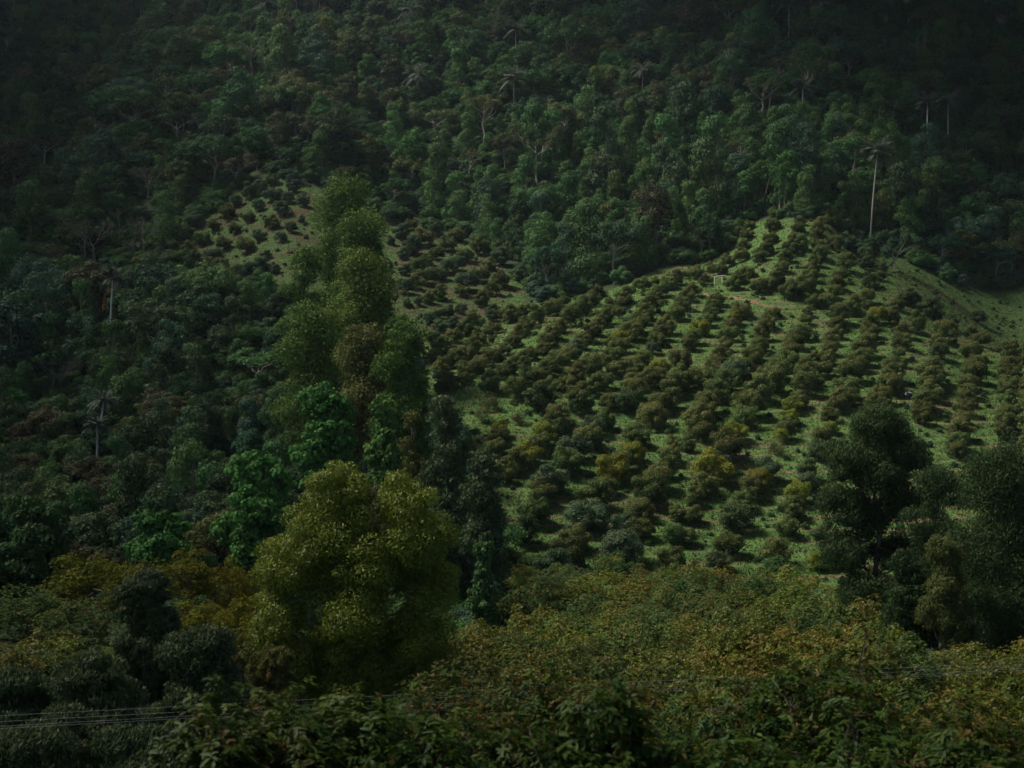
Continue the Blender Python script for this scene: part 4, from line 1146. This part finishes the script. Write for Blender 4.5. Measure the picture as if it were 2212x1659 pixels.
for q in sel:
    x, y = ft[q]
    X, Y = Xt[q], Yt[q]
    vine = 0.10
    if 850 < X < 2000 and 230 < Y < 640: vine = .68
    if X < 640 and Y > 620: vine = .38
    u = rf.random()
    if u < vine: k = int(rf.choice([5, 6, 7]))
    else: k = int(rf.choice([0, 1, 2, 3, 4, 8, 9, 10], p=[.16, .16, .16, .16, .14, .08, .08, .06]))
    if k in (5, 6, 7): hue = rf.choice(['mid green', 'bright green', 'blue-green', 'dark green'], p=[.45, .2, .2, .15] if not (X < 640 and Y > 600) else [.35, .02, .23, .40])
    else: hue = rf.choice(['dark green', 'mid green', 'blue-green', 'brownish', 'olive', 'bright green'], p=[.26, .26, .16, .14, .14, .04] if not (X < 640 and Y > 600) else [.38, .18, .16, .16, .12, 0])
    tree.append(dict(x=x, y=y, g=float(g[q]), X=float(X), Y=float(Y + 12), s=float(h_t[q]), sz=float(h_t[q]) * (rf.uniform(.95, 1.35) if k in (5, 6, 7) else rf.uniform(.85, 1.1)), k=k, hue=str(hue), rot=rf.uniform(0, 6.28)))
vis = [t for t in tree if -20 < t['X'] < 2232 and t['Y'] > -5]
vis.sort(key=lambda t: t['s'] / t['y'], reverse=True)
ind = vis[:300]; idset = set(id(t) for t in ind)
others = [t for t in tree if id(t) not in idset]
SHAPE = {'dome': 'round-crowned', 'flat': 'flat-topped', 'vine': 'vine-draped', 'tall': 'tall narrow', 'open': 'open pale-limbed'}
for t in ind:
    e = root("forest_tree", (t['x'], t['y'], t['g'] - .2), t['rot'], (t['s'], t['s'], t['sz']), None, "forest tree", "forest trees on the hillside")
    tr, cr = PROTO['f%d' % t['k']]
    obj("trunk", tr, e); obj("crown", cr, e, M['f_' + t['hue']])
    t['o'] = e; t['look'] = t['hue'] + ' ' + SHAPE[FK[t['k']]]
place_labels(ind, "tree")
hues = list(FOREST)
protos = []; mats = []; index = {}
for k in range(len(FK)):
    for hname in hues:
        if FK[k] == 'vine' and hname in ('brownish', 'olive'): continue
        index[(k, hname)] = len(protos); protos.append(PROTO['f%d' % k]); mats.append(M['f_' + hname])
# a source per shape and leaf colour is more than needed: one per shape with a mixed palette keeps memory low
scatter_obj("forest", [(t['x'], t['y'], t['g'] - .2) for t in others], [t['rot'] for t in others], [(t['s'], t['s'], t['sz']) for t in others],
            [t['k'] for t in others], [PROTO['f%d' % k] for k in range(len(FK))], [M['forest'] if FK[k] != 'vine' else M['vine'] for k in range(len(FK))],
            "dense forest covering the far hillside")
# undergrowth between and below the trees
ub = []
ru = np.random.default_rng(321)
npt = 9000
ud = ru.uniform(130, 640, npt * 3); uu = ru.uniform(-.38, .38, npt * 3)
ux = uu * ud; ug = H(ux, ud)
m1, m2, m3 = zones(ux, ud, ug)
Xu, Yu = project(ux, ud, ug)
kk = ~(m1 | m2 | m3) & ~((ud < 300) & (Xu > 1060 - np.clip((ud - 190) * 1.5, 0, 160))) & (ru.random(len(ud)) < .6)
kk = np.nonzero(kk)[0][:npt]
scu = ru.uniform(.5, 1.15, len(kk))
kw = np.nonzero((m1 | m2 | m3) & (ru.random(len(ud)) < .22))[0]
kk = np.concatenate([kk, kw]); scu = np.concatenate([scu, ru.uniform(.07, .26, len(kw)) ** 1.0])
Xq, Yq = project(ux[kk], ud[kk], ug[kk] + 3.6 * scu)
scu = np.where(poly_in(Xq, Yq, LEFT) & (ud[kk] < 420), np.minimum(scu, .35), scu)
scatter_obj("undergrowth", np.stack([ux[kk], ud[kk], ug[kk] - .4 * scu], 1), ru.uniform(0, 6.28, len(kk)), np.stack([scu, scu, scu * .9], 1),
            ru.integers(0, 3, len(kk)), [PROTO['orch0'], PROTO['orch2'], PROTO['orch4']], [M['f_mid green'], M['f_blue-green'], M['vine']],
            "low green undergrowth between the forest trees")

# ------------------------------------------------------------------ grass tufts on the open slopes
def grass():
    r = np.random.default_rng(55)
    n = 200000
    y = 184 + 240 * r.random(n) ** 1.1; u = r.uniform(-.30, .37, n); x = u * y
    g = H(x, y)
    a, b_, c_ = zones(x, y, g)
    fr = terrace_phase(x, y)
    k = (a & (r.random(n) < .35 + .65 * ((fr > .3) & (fr < .95)))) | ((b_ | c_) & (r.random(n) < .8))
    x, y, g, fr = x[k], y[k], g[k], fr[k]
    m = len(x)
    P = np.stack([x, y, g - .05], 1)
    D = np.stack([r.normal(0, .45, m), r.normal(0, .35, m), np.ones(m)], 1)
    L = r.uniform(.18, .5, m)
    me = leaves_mesh("grass_tufts", P, D, r.normal(0, 1, (m, 3)) * np.array([1, 1, .2]), L, r.uniform(.12, .32, m), np.clip(r.normal(.5, .25, m), 0, 1),
                     ((fr < .25) | (vnoise(x / 6., y / 6., 77) > .62) | (r.random(m) < .15)).astype(float), M['grass'])
    o = obj("grass", me); tag(o, "long green and straw-coloured grass on the orchard terraces", None, None, "stuff")
M['grass'] = leaf_mat("grass_blades", (.034, .072, .021), (.076, .130, .038), (.15, .112, .062), .8, rough=.8, trans=.3, spec=.1)
grass()

# ------------------------------------------------------------------ red earth bank (path cut)
def strip(name, pts, width, mat, lift=.06):
    W_ = [cast(X, Y) for X, Y in pts]
    P = np.array([(a, b) for a, b, _ in W_])
    s = np.linspace(0, 1, 60); t = np.linspace(0, 1, len(P))
    xs = np.interp(s, t, P[:, 0]); ys = np.interp(s, t, P[:, 1])
    tx = np.gradient(xs); ty = np.gradient(ys); l = np.hypot(tx, ty); nx, ny = -ty / l, tx / l
    V = []
    cols = np.linspace(-1, 1, 5)
    for i in range(60):
        w = width * (.5 + .5 * math.sin(math.pi * s[i])) * (1 + .4 * (rng.random() - .5))
        for c in cols:
            X = xs[i] + nx[i] * w * c; Y = ys[i] + ny[i] * w * c
            V.append((X, Y, float(H(np.array([X]), np.array([Y]))[0]) + lift - .12 * (abs(c) > .9)))
    F = [(i * 5 + j, i * 5 + j + 1, (i + 1) * 5 + j + 1, (i + 1) * 5 + j) for i in range(59) for j in range(4)]
    me = mesh_from(name, np.array(V), F4=np.array(F), smooth=True); me.materials.append(mat)
    o = obj(name, me); tag(o, kind="structure")
strip("path", [(1520, 634), (1545, 641), (1585, 645), (1620, 651), (1655, 661), (1685, 668)], .75, M['soil'])
strip("ditch", [(2045 * .99, 1160), (2040, 1180), (2030, 1200)], .1, M['soil'])

# ------------------------------------------------------------------ wooden post frame
def bar(t, a, b, w): t.add(np.array([a, (np.array(a) + np.array(b)) / 2, b]), np.array([w, w, w]), 4)
def wooden_frame():
    x, d, g = cast(2117 * .73733, 832 * .73733)
    k = KX / .73733 ** -1 * d           # metres per source pixel
    k = .72 / 3000 * d
    e = root("wooden_frame", (x, d, g), 0, (1, 1, 1), "pale weathered post frame with a low gable beam beside the orchard track", "wooden frame")
    H0 = 25 * k
    def part(name, *bars):
        t = Tubes()
        for a, b, w in bars: bar(t, a, b, w)
        obj(name, t.mesh("frame_" + name, M['wood']), e)
    part("post", ((0, 0, -.3), (.08 * H0 / 2, 0, H0), .085))
    part("post", ((-23 * k, .2, -.3), (-23 * k, .2, 19 * k), .08))
    part("post", ((.1, 2.2, -.3), (.1, 2.2, H0 * .95), .07))
    part("beam", ((.05, 0, H0), (-25 * k, .1, H0 - 4.5 * k), .07))
    part("beam", ((.05, 0, H0), (14 * k, .1, H0 - 3.0 * k), .07))
    part("beam", ((.1, 2.2, H0 * .95), (.06, 0, H0 * .97), .05))
wooden_frame()
# ------------------------------------------------------------------ tarp heap
def tarp():
    x, d, g = cast(2660 * .73733, 1162 * .73733)
    e = root("tarp", (x, d, g), 0, (1, 1, 1), "small low black tarp tent with a white flap on the grass between rows", "tarp")
    r = np.random.default_rng(3)
    def dome(name, a0, a1, s, mat):
        V = []; nu, nv = 14, 7
        for j in range(nv):
            for i in range(nu):
                a = a0 + (a1 - a0) * i / (nu - 1); f = j / (nv - 1) * math.pi / 2
                V.append((math.cos(a) * math.cos(f) * .95 * s + r.normal(0, .01), math.sin(a) * math.cos(f) * .8 * s, max(0, math.sin(f) ** .8 * .78 * s + r.normal(0, .015) - .06)))
        F = [(j * nu + i, j * nu + i + 1, (j + 1) * nu + i + 1, (j + 1) * nu + i) for j in range(nv - 1) for i in range(nu - 1)]
        me = mesh_from("tarp_" + name, np.array(V), F4=np.array(F), smooth=False); me.materials.append(mat)
        obj(name, me, e)
    dome("cover", 0, 2 * math.pi, 1.0, M['black_plastic'])
    dome("flap", -.75, .55, 1.04, M['white_plastic'])
    dome("trim", 2.3, 2.9, 1.03, M['white_plastic'])
tarp()

# ------------------------------------------------------------------ power lines
for k, (yl, yr, d) in enumerate([(1547, 1429, 41), (1560, 1437, 41.5), (1570, 1445, 42), (1575, 1449, 42.5)]):
    t = Tubes()
    xs = np.linspace(-70, 70, 80)
    X = xs / d / KX + 1106
    z = (829.5 - (yl + (yr - yl) * X / 2212)) * KY * d + .00006 * xs ** 2
    t.add(np.stack([xs, np.full(80, d), z], 1), np.full(80, .0048), 5)
    o = obj("power_line", t.mesh("power_line", M['wire']))
    tag(o, ["topmost thin power line crossing the dark trees", "second power line from the top, below the topmost", "third power line, just above the lowest", "lowest power line of the four"][k],
        "power line", "power lines crossing behind the near trees")

# ------------------------------------------------------------------ haze
def haze():
    x0, x1, y0, y1, z0, z1 = -1150, 1150, -40, 1010, -40, 375
    V = [(x, y, z) for z in (z0, z1) for y in (y0, y1) for x in (x0, x1)]
    F = [(0, 2, 3, 1), (4, 5, 7, 6), (0, 1, 5, 4), (2, 6, 7, 3), (0, 4, 6, 2), (1, 3, 7, 5)]
    me = mesh_from("haze", np.array(V), F4=np.array(F))
    m, nt, out = new_mat("haze_air")
    v = nt.nodes.new("ShaderNodeVolumePrincipled")
    v.inputs["Density"].default_value = HAZE
    v.inputs["Color"].default_value = (.62, .80, 1, 1)
    v.inputs["Anisotropy"].default_value = .2
    nt.links.new(v.outputs[0], out.inputs["Volume"])
    me.materials.append(m)
    o = obj("haze", me); tag(o, "thin bluish air haze over the valley", None, None, "stuff")
HAZE = 0.00004
haze()

# ------------------------------------------------------------------ unseen cloud-like deck, added with a hole shaped to darken the view's edges
def edge_shade_deck():
    zc = 470.0
    k = (zc - 20) / SUN_DIR.z
    cx, cy = 20 + SUN_DIR.x * k, 342 + SUN_DIR.y * k
    xs = np.arange(-1700, 1300, 22.0); ys = np.arange(-900, 1500, 22.0)
    X, Y = np.meshgrid(xs, ys)
    e = np.sqrt(((X - cx) / CL_RX) ** 2 + ((Y - cy) / CL_RY) ** 2)
    t = np.clip((e - 1.0) * 60, -40, 45) + fbm(X / 160., Y / 160., 500, 4) * 70
    n, m = X.shape
    th = np.maximum(t, 0)
    top = zc + th * .9 + fbm(X / 50., Y / 50., 510) * 25 * (th > 0); bot = zc - th * .35
    V = np.concatenate([np.stack([X, Y, top], -1).reshape(-1, 3), np.stack([X, Y, bot], -1).reshape(-1, 3)])
    i = np.arange(n - 1)[:, None] * m; j = np.arange(m - 1)[None]
    q = np.stack([i + j, i + j + 1, i + m + j + 1, i + m + j], -1).reshape(-1, 4)
    op = (th.ravel()[q] > 0).any(1)
    q = q[op]
    F = np.concatenate([q, (q + n * m)[:, ::-1]])
    me = mesh_from("edge_shade_deck", V, F4=F, smooth=True)
    mt, nt, out = new_mat("shade_deck_surface")
    d = nt.nodes.new("ShaderNodeBsdfDiffuse"); d.inputs[0].default_value = (.8, .8, .82, 1)
    tr = nt.nodes.new("ShaderNodeBsdfTranslucent"); tr.inputs[0].default_value = (.55, .6, .68, 1)
    mx = nt.nodes.new("ShaderNodeMixShader"); mx.inputs[0].default_value = .3
    nt.links.new(d.outputs[0], mx.inputs[1]); nt.links.new(tr.outputs[0], mx.inputs[2]); nt.links.new(mx.outputs[0], out.inputs[0])
    me.materials.append(mt)
    o = obj("edge_shade_deck", me); tag(o, kind="structure")
CL_RX, CL_RY = 120.0, 308.0
edge_shade_deck()
